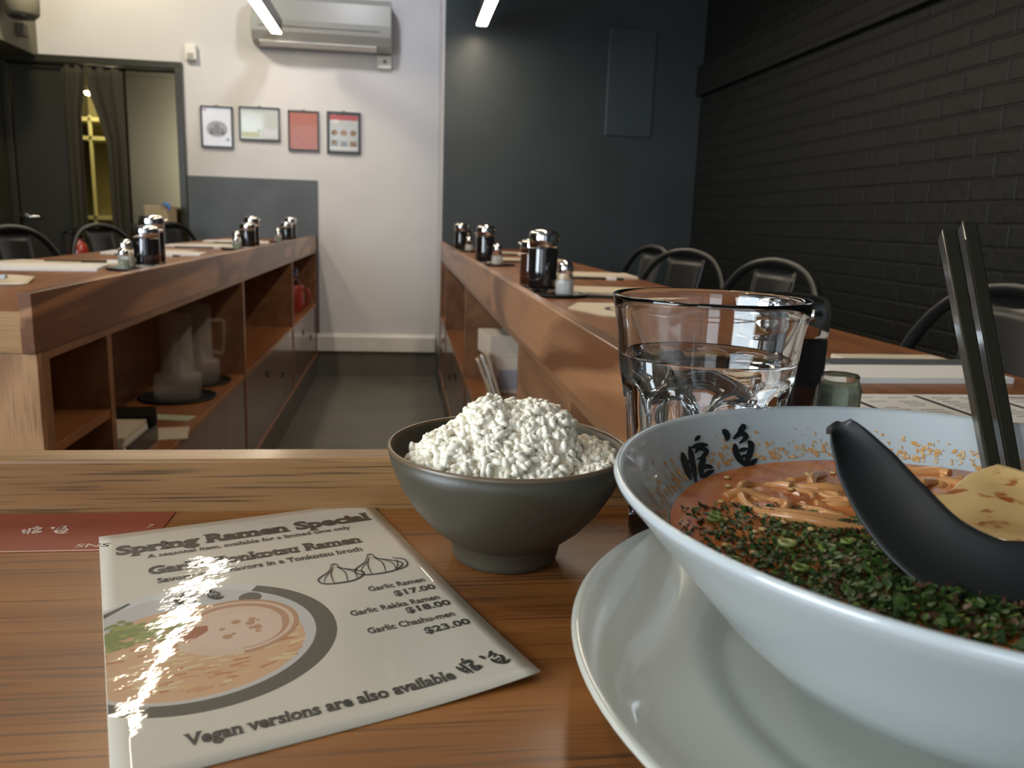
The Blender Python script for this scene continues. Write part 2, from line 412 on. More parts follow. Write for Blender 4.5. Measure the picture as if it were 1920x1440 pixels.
# air conditioner, sensors, speaker, pictures
ac = thing('air_conditioner', 'white wall air conditioner above the framed certificates', 'air conditioner', (-.51, YF, 2.16))
prof = [(YF,2.165),(YF-.10,2.165),(YF-.17,2.185),(YF-.205,2.235),(YF-.215,2.30),(YF-.205,2.42),(YF-.17,2.46),(YF,2.46)]
MB().extrude(prof,'x',-.945,-.075,sm=False).build('body', m_offw, ac, bevel=.006)
MB().extrude([(YF-.172,2.178),(YF-.112,2.158),(YF-.108,2.163),(YF-.168,2.184)],'x',-.90,-.17).build('louvre', m_white, ac)
MB().box(-.90,-.15,YF-.213,YF-.205,2.262,2.268).build('seam', m_greyink, ac)
sb = MB().box(-.172,-.075,YF-.035,YF,2.075,2.155).build('remote_holder', m_white, bevel=.006)
tag(sb, 'small white box with a round button below the air conditioner', 'remote holder')
dd = MB().lathe([(.012,0),(.012,.003)],16).v
o = MB().add([(x-.12,YF-.035-z,y+2.12) for x,y,z in dd],[tuple(range(16,32))],0); o.build('button', m_greyink, sb, world=False)
sn = MB().box(-1.385,-1.315,YF-.045,YF,2.06,2.155).build('motion_sensor', m_white, bevel=.008)
tag(sn, 'small white motion sensor on the wall right of the doorway', 'sensor')
MB().box(-1.37,-1.33,YF-.049,YF-.045,2.07,2.10).build('lens', m_offw, sn, world=False)
spk = thing('wall_speaker', 'rounded olive-grey wall speaker at the top left corner', 'speaker', (-2.28, 5.3, 2.2))
cv = MB().lathe([(0,0),(.075,0),(.092,.02),(.095,.10),(.085,.20),(.05,.225),(0,.23)],28,cap0=False,cap1=False)
MB().add([(-2.165+x, 5.3+y, 2.165+z) for x,y,z in cv.v], cv.f, 0, True).build('body', m_soff, spk)
MB().box(-2.28,-2.20,5.27,5.33,2.25,2.31).build('bracket', m_soff, spk, bevel=.004)
MB().lathe([(.070,0),(.074,.004),(0,.0045)],24,(-2.165,5.3,2.160),cap0=True,cap1=False).build('grille', m_black, spk)
js = MB().box(-2.28,-2.235,5.48,5.54,2.10,2.17).build('junction_box', m_soff, bevel=.004)
tag(js, 'small olive junction box under the wall speaker', 'junction box')

def poly2(mb, pts, y, mi): # flat outline facing -Y
    mb.add([(x, y, z) for x, z in pts], [tuple(range(len(pts)))], mi)
def picture(x0, x1, z0, z1, label, mat_bg, extra, fw_=.010):
    p = thing('framed_certificate', label, 'picture', ((x0+x1)/2, YF, z0), 0, 'framed papers on the white wall')
    d = .018
    MB().box(x0,x1,YF-d,YF,z0,z0+fw_).box(x0,x1,YF-d,YF,z1-fw_,z1).box(x0,x0+fw_,YF-d,YF,z0+fw_,z1-fw_).box(x1-fw_,x1,YF-d,YF,z0+fw_,z1-fw_).build('frame', m_frame, p)
    pr = MB().box(x0+fw_,x1-fw_,YF-.010,YF-.001,z0+fw_,z1-fw_)
    mats = [mat_bg]+[e[0] for e in extra]
    for k, (mm, shapes) in enumerate(extra):
        for s in shapes:
            poly2(pr, [(x0+(x1-x0)*a, z1-(z1-z0)*b) for a, b in s], YF-.0105-.0002*k, k+1)
    pr.build('print', mats, p)
    MB().tube([((x0+x1)/2-.012,YF-.006,z1),((x0+x1)/2,YF-.006,z1+.010),((x0+x1)/2+.012,YF-.006,z1)],.002,6).build('hanger', m_frame, p)
    return p
def ell(cx, cy, rx, ry, n=24): return [(cx+rx*math.cos(2*PI*k/n), cy-ry*math.sin(2*PI*k/n)) for k in range(n)]
def rc(a, b, c, d): return [(a,d),(c,d),(c,b),(a,b)]
m_pr1 = plain('lilac_paper', (.58,.58,.66), .35, coat=.5, coatr=.05)
m_pr2 = plain('pale_green_certificate', (.46,.50,.47), .3, coat=.6, coatr=.05)
m_pr3 = plain('terracotta_paper', (.36,.10,.062), .3, coat=.35, coatr=.04)
m_pr4 = plain('grey_poster', (.42,.45,.46), .3, coat=.6, coatr=.05)
m_g1 = plain('faint_grey_print', (.40,.41,.47), .4); m_g2 = plain('mid_grey_print', (.25,.27,.31), .4)
m_red2 = plain('poster_red', (.40,.08,.09), .4); m_food = plain('poster_food', (.25,.17,.12), .5, 0, 100, .5, 40)
m_lg = plain('pale_lime_print', (.50,.53,.38), .4)
picture(-1.309,-1.107,1.526,1.786,'white certificate with a grey crest, leftmost framed paper on the wall',m_pr1,
  [(m_g1,[ell(.5,.55,.33,.2)]),(m_g2,[ell(.5,.53,.10,.12),ell(.33,.6,.07,.08),ell(.67,.6,.07,.08),ell(.83,.8,.045,.04),rc(.25,.64,.75,.67),rc(.05,.10,.18,.115)]),(m_red2,[rc(.05,.075,.2,.09)])],.009)
picture(-1.066,-.806,1.583,1.794,'landscape pale green certificate, second framed paper from the doorway',m_pr2,
  [(m_g1,[rc(.36,.12,.62,.14),rc(.15,.28,.85,.295),rc(.2,.36,.8,.37),rc(.2,.44,.8,.45)]),(m_g2,[ell(.48,.70,.03,.035)]),(m_lg,[rc(.06,.75,.5,.92)]),(m_pr1,[rc(.62,.64,.93,.92)])],.009)
picture(-.753,-.553,1.530,1.786,'terracotta red framed sheet under shiny glass',m_pr3,
  [(m_food,[ell(.5,.64,.045,.035)])],.009)
picture(-.501,-.279,1.522,1.791,'framed poster with a red heading and six food pictures',m_pr4,
  [(m_red2,[rc(.08,.07,.92,.20)]),(m_food,[ell(.22,.50,.10,.07),ell(.50,.50,.10,.07),ell(.78,.50,.10,.07)]),(m_g2,[rc(.12,.68,.32,.82),rc(.40,.70,.60,.83)]),(m_food,[ell(.22,.73,.08,.05),rc(.68,.70,.88,.82)]),(m_white,[rc(.08,.85,.92,.88)])],.016)
bp = MB().box(1.24,1.535,YP-.012,YP,1.655,2.28).build('window_reflection_panel', plain('reflection_blue',(.050,.066,.080),.4), bevel=.004)  # flat blue-grey panel standing in for a window's reflection in the partition
tag(bp, 'blue-grey panel standing in for a window reflection on the dark partition', 'panel')

# pendant strip lights, hung along the two counters
def strip(x, y0, y1, z, label):
    s = thing('pendant_strip_light', label, 'lamp', (x, y1, z), 0, 'linear lights over the counters')
    MB().box(x-.034,x+.034,y0,y1,z+.006,z+.085).build('housing', m_black, s, bevel=.003)
    MB().box(x-.028,x+.028,y0+.004,y1-.004,z,z+.006).build('diffuser', m_led, s)
    for yy in (y1-.25, (y0+y1)/2, y0+.3):
        MB().tube([(x,yy,z+.085),(x,yy,2.9)],.0018,6).build('cable', m_black, s)
strip(-.774, 1.3, 5.48, 2.2, 'black pendant strip light over the left counter')
strip(.442, 1.3, 4.92, 2.2, 'black pendant strip light over the right counter')

# ------------------------------------------------------------ counters
XL, XR = -.578, .239
LZ, BZ = .975, .877         # lip top, lip board bottom
SZ, RZ = .513, .149         # shelf, bottom rail
Y0L = 1.3715
# left worktop
tl = thing('worktop', 'left oak worktop running to the slate panel', 'worktop', (-.86, 3.5, BZ))
MB().box(-1.155,XL-.021,Y0L+.004,YF-.015,BZ,T).build('slab', [m_top_y], tl, bevel=.002)
MB().box(-1.153,XL-.0215,Y0L,Y0L+.004,BZ,T-.0005).build('edge_band', m_edge_x, tl)
MB().box(XL-.021,XL,Y0L-.004,YF-.015,BZ,LZ).build('lip_board', m_lip_y, tl, bevel=.0015)
# right worktop
tr = thing('worktop', 'right oak worktop running to the dark partition', 'worktop', (.5, 2.5, BZ))
MB().box(XR+.0205,.751,-.10,YP-.004,BZ,T).build('slab', m_top_y, tr, bevel=.002)
MB().box(XR,XR+.0205,.450,YP-.004,BZ,LZ).build('lip_board', m_lip_y, tr, bevel=.0015)
# near worktop
tn = thing('worktop', 'near oak worktop under the food with a raised back lip', 'worktop', (-.4, .2, BZ))
MB().box(-1.15,XR+.020,-.10,.451,BZ,T).build('slab', m_top_x, tn, bevel=.002)
MB().box(-1.15,XR-.0005,.451,.473,BZ,LZ).build('lip_board', m_lip_x, tn, bevel=.0018)
MB().box(-1.15,XR-.01,.20,.44,0,BZ).build('base_panel', m_end_z, tn)

def cabinet(side, ye0, ye1, divs, label, y_end, closed=None):
    """open shelf over drawers; side=-1 left counter, +1 right counter"""
    xf = XL if side < 0 else XR
    dp = .28 if side < 0 else .22
    X = lambda a: xf+side*a             # a = distance behind the front
    bx = lambda mb, a, b, *r: mb.box(min(X(a),X(b)), max(X(a),X(b)), *r)
    c = thing('counter_cabinet', label, 'cabinet', (X(.2), ye0, 0))
    k = MB(); bx(k, dp-.012, dp, ye0+.0185, ye1, RZ, BZ-.0005); k.build('back_panel', m_cab, c)
    k = MB(); bx(k, .002, dp-.012, ye0+.0185, ye1, BZ-.016, BZ-.0005); k.build('top_rail', m_cab, c, bevel=.001)
    k = MB(); bx(k, .002, dp-.012, ye0+.0185, ye1, RZ, RZ+.018); k.build('bottom_board', m_shelf, c, bevel=.001)
    k = MB(); bx(k, .012, dp-.012, ye0+.0185, ye1, 0, RZ); k.build('kick_board', m_kerb, c)
    for (a, b) in divs:
        k = MB(); bx(k, .002, dp-.012, a, b, RZ+.018, BZ-.016); k.build('divider', m_cab, c, bevel=.001)
    for i in range(len(divs)-1):
        a = divs[i][1]; b = divs[i+1][0]
        if closed and i in closed:
            k = MB(); bx(k, .003, .02, a+.001, b-.001, RZ+.019, BZ-.017); k.build('fixed_panel', m_cab, c); continue
        sz = .712 if (side < 0 and i == 0) else SZ
        k = MB(); bx(k, .004, dp-.012, a, b, sz-.018, sz); k.build('shelf', m_shelf, c, bevel=.001)
        if side < 0 and i == 0: continue
        n = 1 if b-a < .9 else 2
        w = (b-a)/n
        dk = MB(); bx(dk, .006, .022, a+.003, b-.003, RZ+.020, SZ-.020)
        dr = dk.build('door', m_door, c, bevel=.001)
        for q in range(2):
            yy = a+(b-a)*(.36+.33*q); zz = .40-.09*q
            kn = MB(); bx(kn, .0015, .006, yy, yy+.016, zz, zz+.034); kn.build('finger_pull', m_black, dr, bevel=.001)
    return c
cl = cabinet(-1, Y0L, YF-.02, [(Y0L+.018,Y0L+.05),(1.690,1.715),(3.105,3.130),(4.490,4.515),(YF-.045,YF-.02)],
        'left counter cabinet with open shelves over glossy dark doors', 0)
MB().box(-.859,XL-.0005,Y0L,Y0L+.0175,0,BZ-.001).build('end_panel', m_end_z, cl, bevel=.001)
cabinet(1, .50, YP-.006, [(.50,.52),(1.115,1.14),(1.625,1.65),(3.075,3.10),(4.47,4.495),(YP-.03,YP-.006)],
        'right counter cabinet with open shelves under the lip board', 0, closed=(1,))

# ------------------------------------------------------------ bar chairs
def make_chair(name):
    c = thing(name, 'x', 'chair')
    hoop = spline([(.15,-.185,.655),(.20,-.225,.74),(.235,-.235,.85),(.262,-.205,.95),(.280,-.13,1.020),(.286,0,1.045),
                   (.280,.13,1.020),(.262,.205,.95),(.235,.235,.85),(.20,.225,.74),(.15,.185,.655)], 8)
    MB().tube(hoop, .0125, 10).build('back_hoop', m_black, c, world=False)
    def sp(u, v):
        w = .095-.022*(1-v)
        z = .665+.365*v
        return (.185+.098*v**.8+.012*(1-(2*u-1)**2), -w+2*w*u, z)
    o = MB().grid(sp, 9, 10).build('back_splat', m_black, c, world=False)
    s = o.modifiers.new('s','SOLIDIFY'); s.thickness = .003
    def seat(u, v):
        a = 2*u-1; b = 2*v-1
        return (-.19+.37*v, (.19-.012*b)*a, .66-.010*(1-a*a)*(1-b*b))
    o = MB().grid(seat, 12, 12).build('seat', m_black, c, world=False)
    s = o.modifiers.new('s','SOLIDIFY'); s.thickness = .018
    for sx in (-1, 1):
        for sy in (-1, 1):
            MB().tube([(.165*sx,.17*sy,.648),(.215*sx,.22*sy,.0)], [.020,.014], 8, flat=.6).build('leg', m_black, c, world=False)
    q = .205
    MB().tube([(-q+.01,-q,.24),(q-.01,-q,.24),(q-.01,q,.24),(-q+.01,q,.24),(-q+.01,-q,.24)], .010, 8).build('footrest', m_black, c, world=False)
    return c
ch0 = make_chair('bar_chair')
spots = [(.735,1.23,0,'nearest black metal bar chair on the right, partly behind the chopsticks'),
         (.735,2.07,.16,'black metal bar chair showing just above the water glass rim at right'),
         (.745,2.72,.34,'black metal bar chair, second from the dark partition on the right'),
         (.745,3.22,.15,'black metal bar chair on the right nearest the dark partition'),
         (-1.14,3.16,PI-.22,'black metal bar chair nearest the left edge of the photo'),
         (-1.14,4.02,PI-.28,'black metal bar chair in front of the curtained doorway gap'),
         (-1.14,5.25,PI-.30,'farthest black metal bar chair on the left, against the slate panel')]
for i, (x, y, rz, lab) in enumerate(spots):
    c = ch0 if i == 0 else copy_tree(ch0)
    c.location = (x, y, 0); c.rotation_euler = (0,0,rz); c.scale = (1,1.04,.985); c['label'] = lab; c['group'] = 'black bar chairs along the counters'

# ------------------------------------------------------------ condiments on the counters
def make_bottle(name, h, r, m_liq):
    c = thing(name, 'x', 'bottle')
    hb = h*.72
    MB().lathe([(r*.92,0),(r,.003),(r,.010),(r*.985,.012)],32).build('clear_base', m_jar, c, world=False)
    MB().lathe([(r*.985,.012),(r,.018),(r,hb-.004),(r*.96,hb)],32,sm=True).build('body', m_liq, c, world=False)
    MB().lathe([(r*.97,hb),(r*1.0,hb+.003),(r*1.0,h*.90),(r*.96,h*.945),(r*.84,h*.978),(r*.5,h*.996),(0,h)],32,cap1=False).build('cap', m_chrome, c, world=False)
    sp = MB().tube([(r*.9,0,hb+h*.15),(r*1.28,0,hb+h*.17)],.0045,12)
    s = sp.build('spout', m_chrome, c, world=False)
    hx = r*1.285
    MB().add([(hx, .0028*math.cos(2*PI*k/12), hb+h*.17+.0028*math.sin(2*PI*k/12)) for k in range(12)], [tuple(range(12))]).build('spout_hole', m_black, s, world=False)
    return c
def make_shaker(name, m_fill, k=1.0):
    c = thing(name, 'x', 'shaker')
    r = .0195*k
    MB().lathe([(r*.9,0),(r*1.08,.004*k),(r*1.08,.030*k),(r*.88,.050*k),(r*.86,.052*k)],10,sm=False).build('jar', m_jar, c, world=False)
    MB().lathe([(r*.84,.004*k),(r*.98,.006*k),(r*.98,.028*k),(r*.9,.036*k)],10,sm=False).build('contents', m_fill, c, world=False)
    MB().lathe([(r*.90,.052*k),(r*.93,.054*k),(r*.93,.066*k),(r*.80,.074*k),(r*.45,.079*k),(0,.080*k)],24,cap1=False).build('lid', m_chrome, c, world=False)
    return c
tall0 = make_bottle('soy_sauce_bottle', .147, .0345, m_soy)
short0 = make_bottle('sauce_bottle', .118, .0345, m_soy)
chili0 = make_bottle('chili_oil_bottle', .122, .032, m_chili)
salt0 = make_shaker('salt_shaker', m_salt)
pep0 = make_shaker('pepper_shaker', m_pepper, .72)
tray0 = thing('round_tray', 'x', 'tray')
MB().lathe([(.060,0),(.072,.001),(.076,.007),(.073,.008),(.070,.003),(0,.003)],40,cap1=False).build('dish', m_lacq, tray0, world=False)
used = set()
def put(proto, x, y, z, label, group, rz=0, sc=None):
    c = proto if proto.name not in used else copy_tree(proto)
    used.add(proto.name)
    c.location = (x, y, z); c.rotation_euler = (0,0,rz); c['label'] = label; c['group'] = group
    if sc: c.scale = (sc, sc, sc)
    return c
GB, GS, GT = 'sauce bottles on the counters', 'salt and pepper shakers on the counters', 'black trays under the condiments'
TZ = T+.0032
def station(tx, ty, items, tlab):
    put(tray0, tx, ty, T, tlab, GT)
    for pr, x, y, lab, g, rz in items: put(pr, x, y, TZ, lab, g, rz)
# left counter
station(-.728,2.375,[(short0,-.709,2.42,'short dark sauce bottle with chrome cap, nearest one on the left counter',GB,0.3),
                     (tall0,-.726,2.535,'tall dark sauce bottle just behind the nearest short one on the left counter',GB,.5),
                     (pep0,-.740,2.318,'jar shaker of pale grains, nearest shaker on the left counter',GS,0),
                     (salt0,-.752,2.375,'chrome topped shaker behind the pale grain jar on the left counter',GS,0)],
        'black round tray under the nearest condiments on the left counter')
station(-.722,3.80,[(short0,-.694,3.87,'short dark sauce bottle in the middle group on the left counter',GB,.2),
                    (tall0,-.697,3.99,'tall dark sauce bottle in the middle group on the left counter',GB,.5),
                    (pep0,-.727,3.77,'front shaker of the middle group on the left counter',GS,0),
                    (salt0,-.735,3.83,'rear chrome topped shaker of the middle group on the left counter',GS,0)],
        'black round tray under the middle condiments on the left counter')
station(-.712,5.01,[(short0,-.682,5.06,'short dark sauce bottle farthest along the left counter',GB,.2),
                    (tall0,-.673,5.17,'tall dark sauce bottle farthest along the left counter',GB,.5),
                    (pep0,-.717,4.97,'front shaker of the farthest group on the left counter',GS,0),
                    (salt0,-.728,5.03,'rear chrome topped shaker of the farthest group on the left counter',GS,0)],
        'black round tray under the farthest condiments on the left counter')
# right counter
station(.355,1.86,[(tall0,.329,1.90,'tall dark sauce bottle with bright chrome cap, left of the water glass',GB,.4),
                   (chili0,.325,2.02,'brown sauce bottle half hidden behind the tall one left of the water glass',GB,2.5),
                   (salt0,.368,1.82,'salt shaker beside the tall sauce bottle left of the water glass',GS,0)],
        'black round tray under the salt shaker left of the water glass')
station(.355,3.11,[(tall0,.318,3.14,'tall dark sauce bottle in the middle group on the right counter',GB,.3),
                   (chili0,.322,3.25,'brown sauce bottle behind the tall one in the middle group on the right counter',GB,2.5),
                   (salt0,.354,3.05,'salt shaker in the middle group on the right counter',GS,0)],
        'black round tray under the middle condiments on the right counter')
station(.345,4.42,[(tall0,.316,4.45,'tall dark sauce bottle farthest along the right counter',GB,.3),
                   (short0,.345,4.50,'short dark sauce bottle farthest along the right counter',GB,.3),
                   (salt0,.354,4.36,'salt shaker farthest along the right counter',GS,0)],
        'black round tray under the farthest condiments on the right counter')
put(short0, .300, .605, T, 'dark sauce bottle with a chrome spout directly behind the water glass', GB, -1.45)
jr = thing('small_jar', 'small pale green glass jar beside the sauce bottle behind the water glass', 'jar', (.350, .600, T))
MB().lathe([(.016,0),(.018,.002),(.018,.044),(.0155,.050),(.0155,.054),(0,.0545)],8,cap1=False,sm=False).build('jar', m_jar, jr, world=False)
MB().lathe([(.0145,.002),(.0155,.004),(.0155,.040),(.013,.046)],8,sm=False).build('contents', m_pepper, jr, world=False)

# ------------------------------------------------------------ paper settings on the counters
def sheet(name, pts, z, th, mat, label, cat, group=None):
    o = MB().extrude(pts, 'z', z, z+th).build(name, mat)
    return tag(o, label, cat, group)
def quadr(cx, cy, w, d, a):
    c, s = math.cos(a), math.sin(a)
    return [(cx+x*c-y*s, cy+x*s+y*c) for x, y in ((-w/2,-d/2),(w/2,-d/2),(w/2,d/2),(-w/2,d/2))]
GM, GN, GC = 'white menus laid along the counters', 'folded napkins along the counters', 'wrapped chopsticks along the counters'
ws0 = thing('chopsticks_in_sleeve', 'x', 'chopsticks')
for dx in (-.0045, .0045):
    MB().box(-.11,.11,dx-.0035,dx+.0035,0,.006).build('chopstick', m_stick, ws0, world=False)
MB().box(.055,.085,-.012,.012,-.0002,.0085).build('paper_band', m_paper, ws0, world=False)
# left counter
sheet('menu', quadr(-.985,2.36,.34,.21,.18), T, .007, m_paper, 'thick white menu nearest on the left counter', 'menu', GM)
sheet('napkin', quadr(-1.055,2.55,.19,.13,-.25), T, .006, m_paper2, 'cream folded napkin behind the nearest menu on the left counter', 'napkin', GN)
sheet('menu', quadr(-.90,2.62,.22,.13,.25), T, .003, m_paper2, 'cream paper beside the grain jar on the left counter', 'menu', GM)
put(ws0, -.935, 2.60, T+.0032, 'black chopsticks with a white band, nearest on the left counter', GC, .25)
ln = MB().grid(lambda u, v: (-.93+.15*u*(1-.25*v), 1.78+.13*v+.05*u, T+.004+.006*math.sin(u*3)*v+.004*v), 14, 8).build('crumpled_napkin', m_paper2)
s = ln.modifiers.new('s','SOLIDIFY'); s.thickness = .003
tag(ln, 'cream crumpled napkin at the near end of the left counter, by the photo edge', 'napkin', GN)
cr = thing('chopstick_rest', 'small pale blue chopstick rest on the crumpled napkin', 'chopstick rest', (-.85, 1.835, T+.0125))
MB().extrude([(-.03,0),(.03,0),(.03,.010),(.015,.007),(0,.006),(-.015,.007),(-.03,.010)],'y',-.008,.008).build('rest', m_ceramic, cr, world=False, bevel=.002)
rows = [(-.93,3.28,'left counter beside the second bar chair'),(-.93,4.08,'left counter between the middle and far condiments'),(-.92,4.80,'left counter close to the far condiments')]
for x, y, w in rows:
    sheet('menu', quadr(x,y,.34,.20,.1), T, .007, m_paper, 'white menu on the '+w, 'menu', GM)
    sheet('napkin', quadr(x-.02,y+.21,.22,.12,-.1), T, .008, m_paper2, 'folded napkin on the '+w, 'napkin', GN)
    put(ws0, x+.02, y-.17, T, 'banded black chopsticks on the '+w, GC, .08)
# right counter
mp_ = thing('paper_placemat', 'cream octagonal paper with a dark oval ring left of the water glass', 'placemat', (.40, 1.56, T))
MB().extrude([(.325,1.57),(.37,1.455),(.45,1.43),(.53,1.47),(.54,1.62),(.47,1.70),(.37,1.69)],'z',T,T+.002).build('paper', m_paper2, mp_)
rg = MB(); n = 28
for k in range(n):
    a, b = 2*PI*k/n, 2*PI*(k+1)/n
    q = lambda t, r: (.455+r*math.cos(t)*.055, 1.565+r*math.sin(t)*.055, T+.0022)
    rg.add([q(a,.82),q(a,1),q(b,1),q(b,.82)],[(0,1,2,3)])
rg.build('printed_ring', m_ink, mp_)
for x, y, w in [(.56,1.98,'just beyond the octagonal paper'),(.60,2.62,'behind the tall sauce bottle'),(.56,3.55,'in the middle of the counter'),(.56,4.3,'near the dark partition')]:
    sheet('menu', quadr(x,y,.30,.19,-.06), T, .007, m_paper2, 'white menu on the right counter '+w, 'menu', GM)
    put(ws0, x-.03, y-.16, T, 'banded black chopsticks on the right counter '+w, GC, -.05)
# place setting right of the glass
pm = thing('printed_menu', 'white menu sheet printed in columns right of the water glass', 'menu', (.575, .66, T))
MB().box(.425,.735,.545,.772,T,T+.0012).build('sheet', m_paper, pm)
tx = MB(); r5 = random.Random(3)
for k, cx in enumerate((.452,.532,.612,.692)):
    tx.box(cx-.0028,cx+.0028,.56,.765,T+.0012,T+.0014,0)
    for j in range(22):
        y = .565+j*.009
        for q in range(2):
            l = r5.uniform(.010,.026); x = cx+.012+q*.032
            if r5.random() < .75: tx.box(x,x+l,y,y+.0016,T+.0012,T+.0014,1)
tx.box(.632,.675,.752,.762,T+.0012,T+.0014,2)
tx.build('printed_columns', [m_ink, m_greyink, plain('rose_print',(.42,.28,.28),.6)], pm)
sheet('folded_white_paper', quadr(.603,.880,.205,.085,.02), T, .0065, m_paper, 'thick folded white paper just beyond the printed menu', 'paper')
mf = thing('menu_cover', 'flat slate-grey menu cover lying between white papers on the right counter', 'menu cover', (.64, .945, T))
MB().box(.525,.755-.006,.925,.968,T,T+.007).build('cover', m_slate, mf, bevel=.001)
sheet('white_paper', quadr(.645,.992,.145,.035,0), T, .006, m_paper2, 'narrow white paper behind the slate-grey menu cover', 'paper')
bc = MB().box(.588,.70,.500,.541,T,T+.010).build('black_case', m_lacq, bevel=.003)
tag(bc, 'flat black case beyond the chopsticks at the right edge', 'case')

# ------------------------------------------------------------ things on the shelves
def make_pitcher():
    c = thing('water_pitcher', 'x', 'pitcher')
    t = .003
    pr = [(.070,0),(.074,.004),(.076,.070),(.070,.078),(.052,.082),(.051,.27),(.053,.275),(.050,.275),(.048,.27),(.048,.086),(.066,.074),(.071,.066),(.070,.008),(0,.008)]
    MB().lathe(pr,36,cap1=False).build('body', m_acryl, c, world=False)
    MB().tube(spline([(.050,0,.215),(.082,0,.218),(.092,0,.20),(.086,0,.11),(.078,0,.098),(.050,0,.105)],6),.0085,10,flat=.7).build('handle', m_acryl, c, world=False)
    return c
pt0 = make_pitcher()
GPi = 'clear water pitchers on the left shelf'
sx = SZ+.0042
pt0.location = (-.718,2.70,sx); pt0.rotation_euler = (0,0,-1.4); pt0['label'] = 'clear plastic pitcher on a black tray, front one on the left shelf'; pt0['group'] = GPi
p2 = copy_tree(pt0); p2.location = (-.715,2.96,sx); p2.rotation_euler = (0,0,.25); p2['label'] = 'clear plastic pitcher with side handle, rear one on the left shelf'
for (x, y, w, k) in [(-.718,2.70,'front',1.58),(-.715,2.96,'rear',1.5)]:
    t = put(tray0, x, y, SZ, 'black round tray under the %s pitcher on the left shelf' % w, 'black trays on the left shelf', 0, k)
    t.scale = (k, k, 1)
dt = thing('document_tray', 'black open tray of papers on the left shelf', 'tray', (-.72, 2.0, SZ))
MB().box(-.84,-.635,1.83,2.18,SZ,SZ+.006).box(-.84,-.635,2.17,2.18,SZ+.006,SZ+.09).box(-.642,-.635,1.95,2.17,SZ+.006,SZ+.045).box(-.84,-.833,1.83,2.17,SZ+.006,SZ+.09).build('tray_shell', m_black, dt)
for k in range(5):
    a = .03*math.sin(k*2.1)
    o = MB().extrude(quadr(-.738,2.06,.17,.19,a),'z',SZ+.008+k*.011,SZ+.018+k*.011).build('paper_stack', m_paper if k % 2 else m_paper2)
    tag(o, ['lowest','second lowest','middle','second highest','top'][k]+' paper bundle in the black document tray', 'papers', 'papers in the document tray')
sheet('note_card', quadr(-.625,2.24,.10,.13,.2), SZ, .002, m_paper2, 'cream note card lying on the left shelf beside the document tray', 'card')
sheet('note_card', quadr(-.665,2.42,.12,.06,-.2), SZ, .002, m_lg, 'pale printed card lying on the left shelf in front of the pitchers', 'card')
bk_ = MB().box(-.70,-.59,1.76,1.95,SZ,SZ+.03).build('notepad', m_paper); tag(bk_, 'white notepad at the front edge of the left shelf by the divider', 'notepad')
rj = thing('red_bottle', 'red plastic bottle with clear neck at the far end of the left shelf', 'bottle', (-.672, 5.25, SZ))
MB().lathe([(.058,0),(.062,.004),(.062,.155),(.055,.165)],28,(-.672,5.25,SZ)).build('body', m_red, rj)
MB().lathe([(.050,.165),(.028,.195),(.024,.215)],24,(-.672,5.25,SZ)).build('neck', m_jar, rj)
MB().lathe([(.026,.215),(.028,.22),(.028,.26),(.012,.275)],24,(-.672,5.25,SZ)).build('cap', plain('violet_grey_cap',(.11,.10,.15),.25), rj)
MB().tube(spline([(-.612,5.22,SZ+.14),(-.575+.0,5.20,SZ+.13),(-.585,5.20,SZ+.05),(-.612,5.22,SZ+.03)],6),.008,8).build('handle', m_red, rj)
m_carton = plain('ivory_carton', (.80,.72,.60), .6)
# right shelf: paper boxes
bx1 = thing('napkin_box', 'white paper box standing on the right shelf', 'box', (.345, 2.86, SZ))
MB().box(.318,.428,2.79,2.97,SZ,SZ+.125).build('carton', m_carton, bx1, bevel=.002)
MB().box(.340,.420,2.788,2.79,SZ+.015,SZ+.085).build('panel_print', m_g1, bx1)
bx2 = MB().box(.295,.425,2.80,3.0,SZ+.1255,SZ+.205,rz=.12).build('white_carton', m_carton, bevel=.003)
tag(bx2, 'tilted white carton lying on top of the white paper box', 'box')
GBk = 'slanted booklets on the right shelf'
for k in range(3):
    x0 = .262+.014*k
    o = MB().extrude([(x0+.045,SZ+.0003),(x0+.054,SZ+.0003),(x0+.004,SZ+.13+.012*k),(x0-.005,SZ+.126+.012*k)],'y',2.72-.0*k,2.785).build('booklet', m_paper2 if k != 1 else m_paper, bevel=.001)
    tag(o, ['outermost','middle','innermost'][k]+' cream booklet leaning left of the white paper box', 'booklet', GBk)
# by the far doorway
fe = thing('fire_extinguisher', 'red fire extinguisher with black head on a floor stand by the black door', 'fire extinguisher', (-2.04, 5.55, 0))
MB().lathe([(.13,0),(.13,.015),(.02,.025),(.02,.50),(.07,.51),(.07,.52)],24,(-2.04,5.55,0)).build('stand', m_black, fe)
MB().lathe([(.05,.52),(.058,.53),(.058,.84),(.045,.88),(.022,.90),(.022,.915)],28,(-2.04,5.55,0)).build('cylinder', plain('extinguisher_red',(.36,.03,.022),.25,coat=.6,coatr=.05), fe)
MB().lathe([(.024,.915),(.03,.92),(.03,.96),(.015,.975)],16,(-2.04,5.55,0)).box(-2.10,-2.03,5.54,5.56,.965,.985).build('valve_head', m_black, fe)
MB().tube(spline([(-2.06,5.55,.94),(-2.12,5.55,.95),(-2.13,5.55,.86),(-2.115,5.55,.72)],6),.010,8).build('hose', m_black, fe)
crt = thing('black_cabinet', 'low black cabinet beside the steel door leaf', 'cabinet', (-1.55, 5.55, 0))
MB().box(-1.66,-1.43,5.42,5.70,.02,1.00).build('body', m_lacq, crt, bevel=.004)
MB().box(-1.67,-1.425,5.41,5.71,1.00,1.02).build('top', m_black, crt, bevel=.002)
MB().box(-1.655,-1.435,5.40,5.42,.06,.96).build('door', m_lacq, crt, bevel=.002)
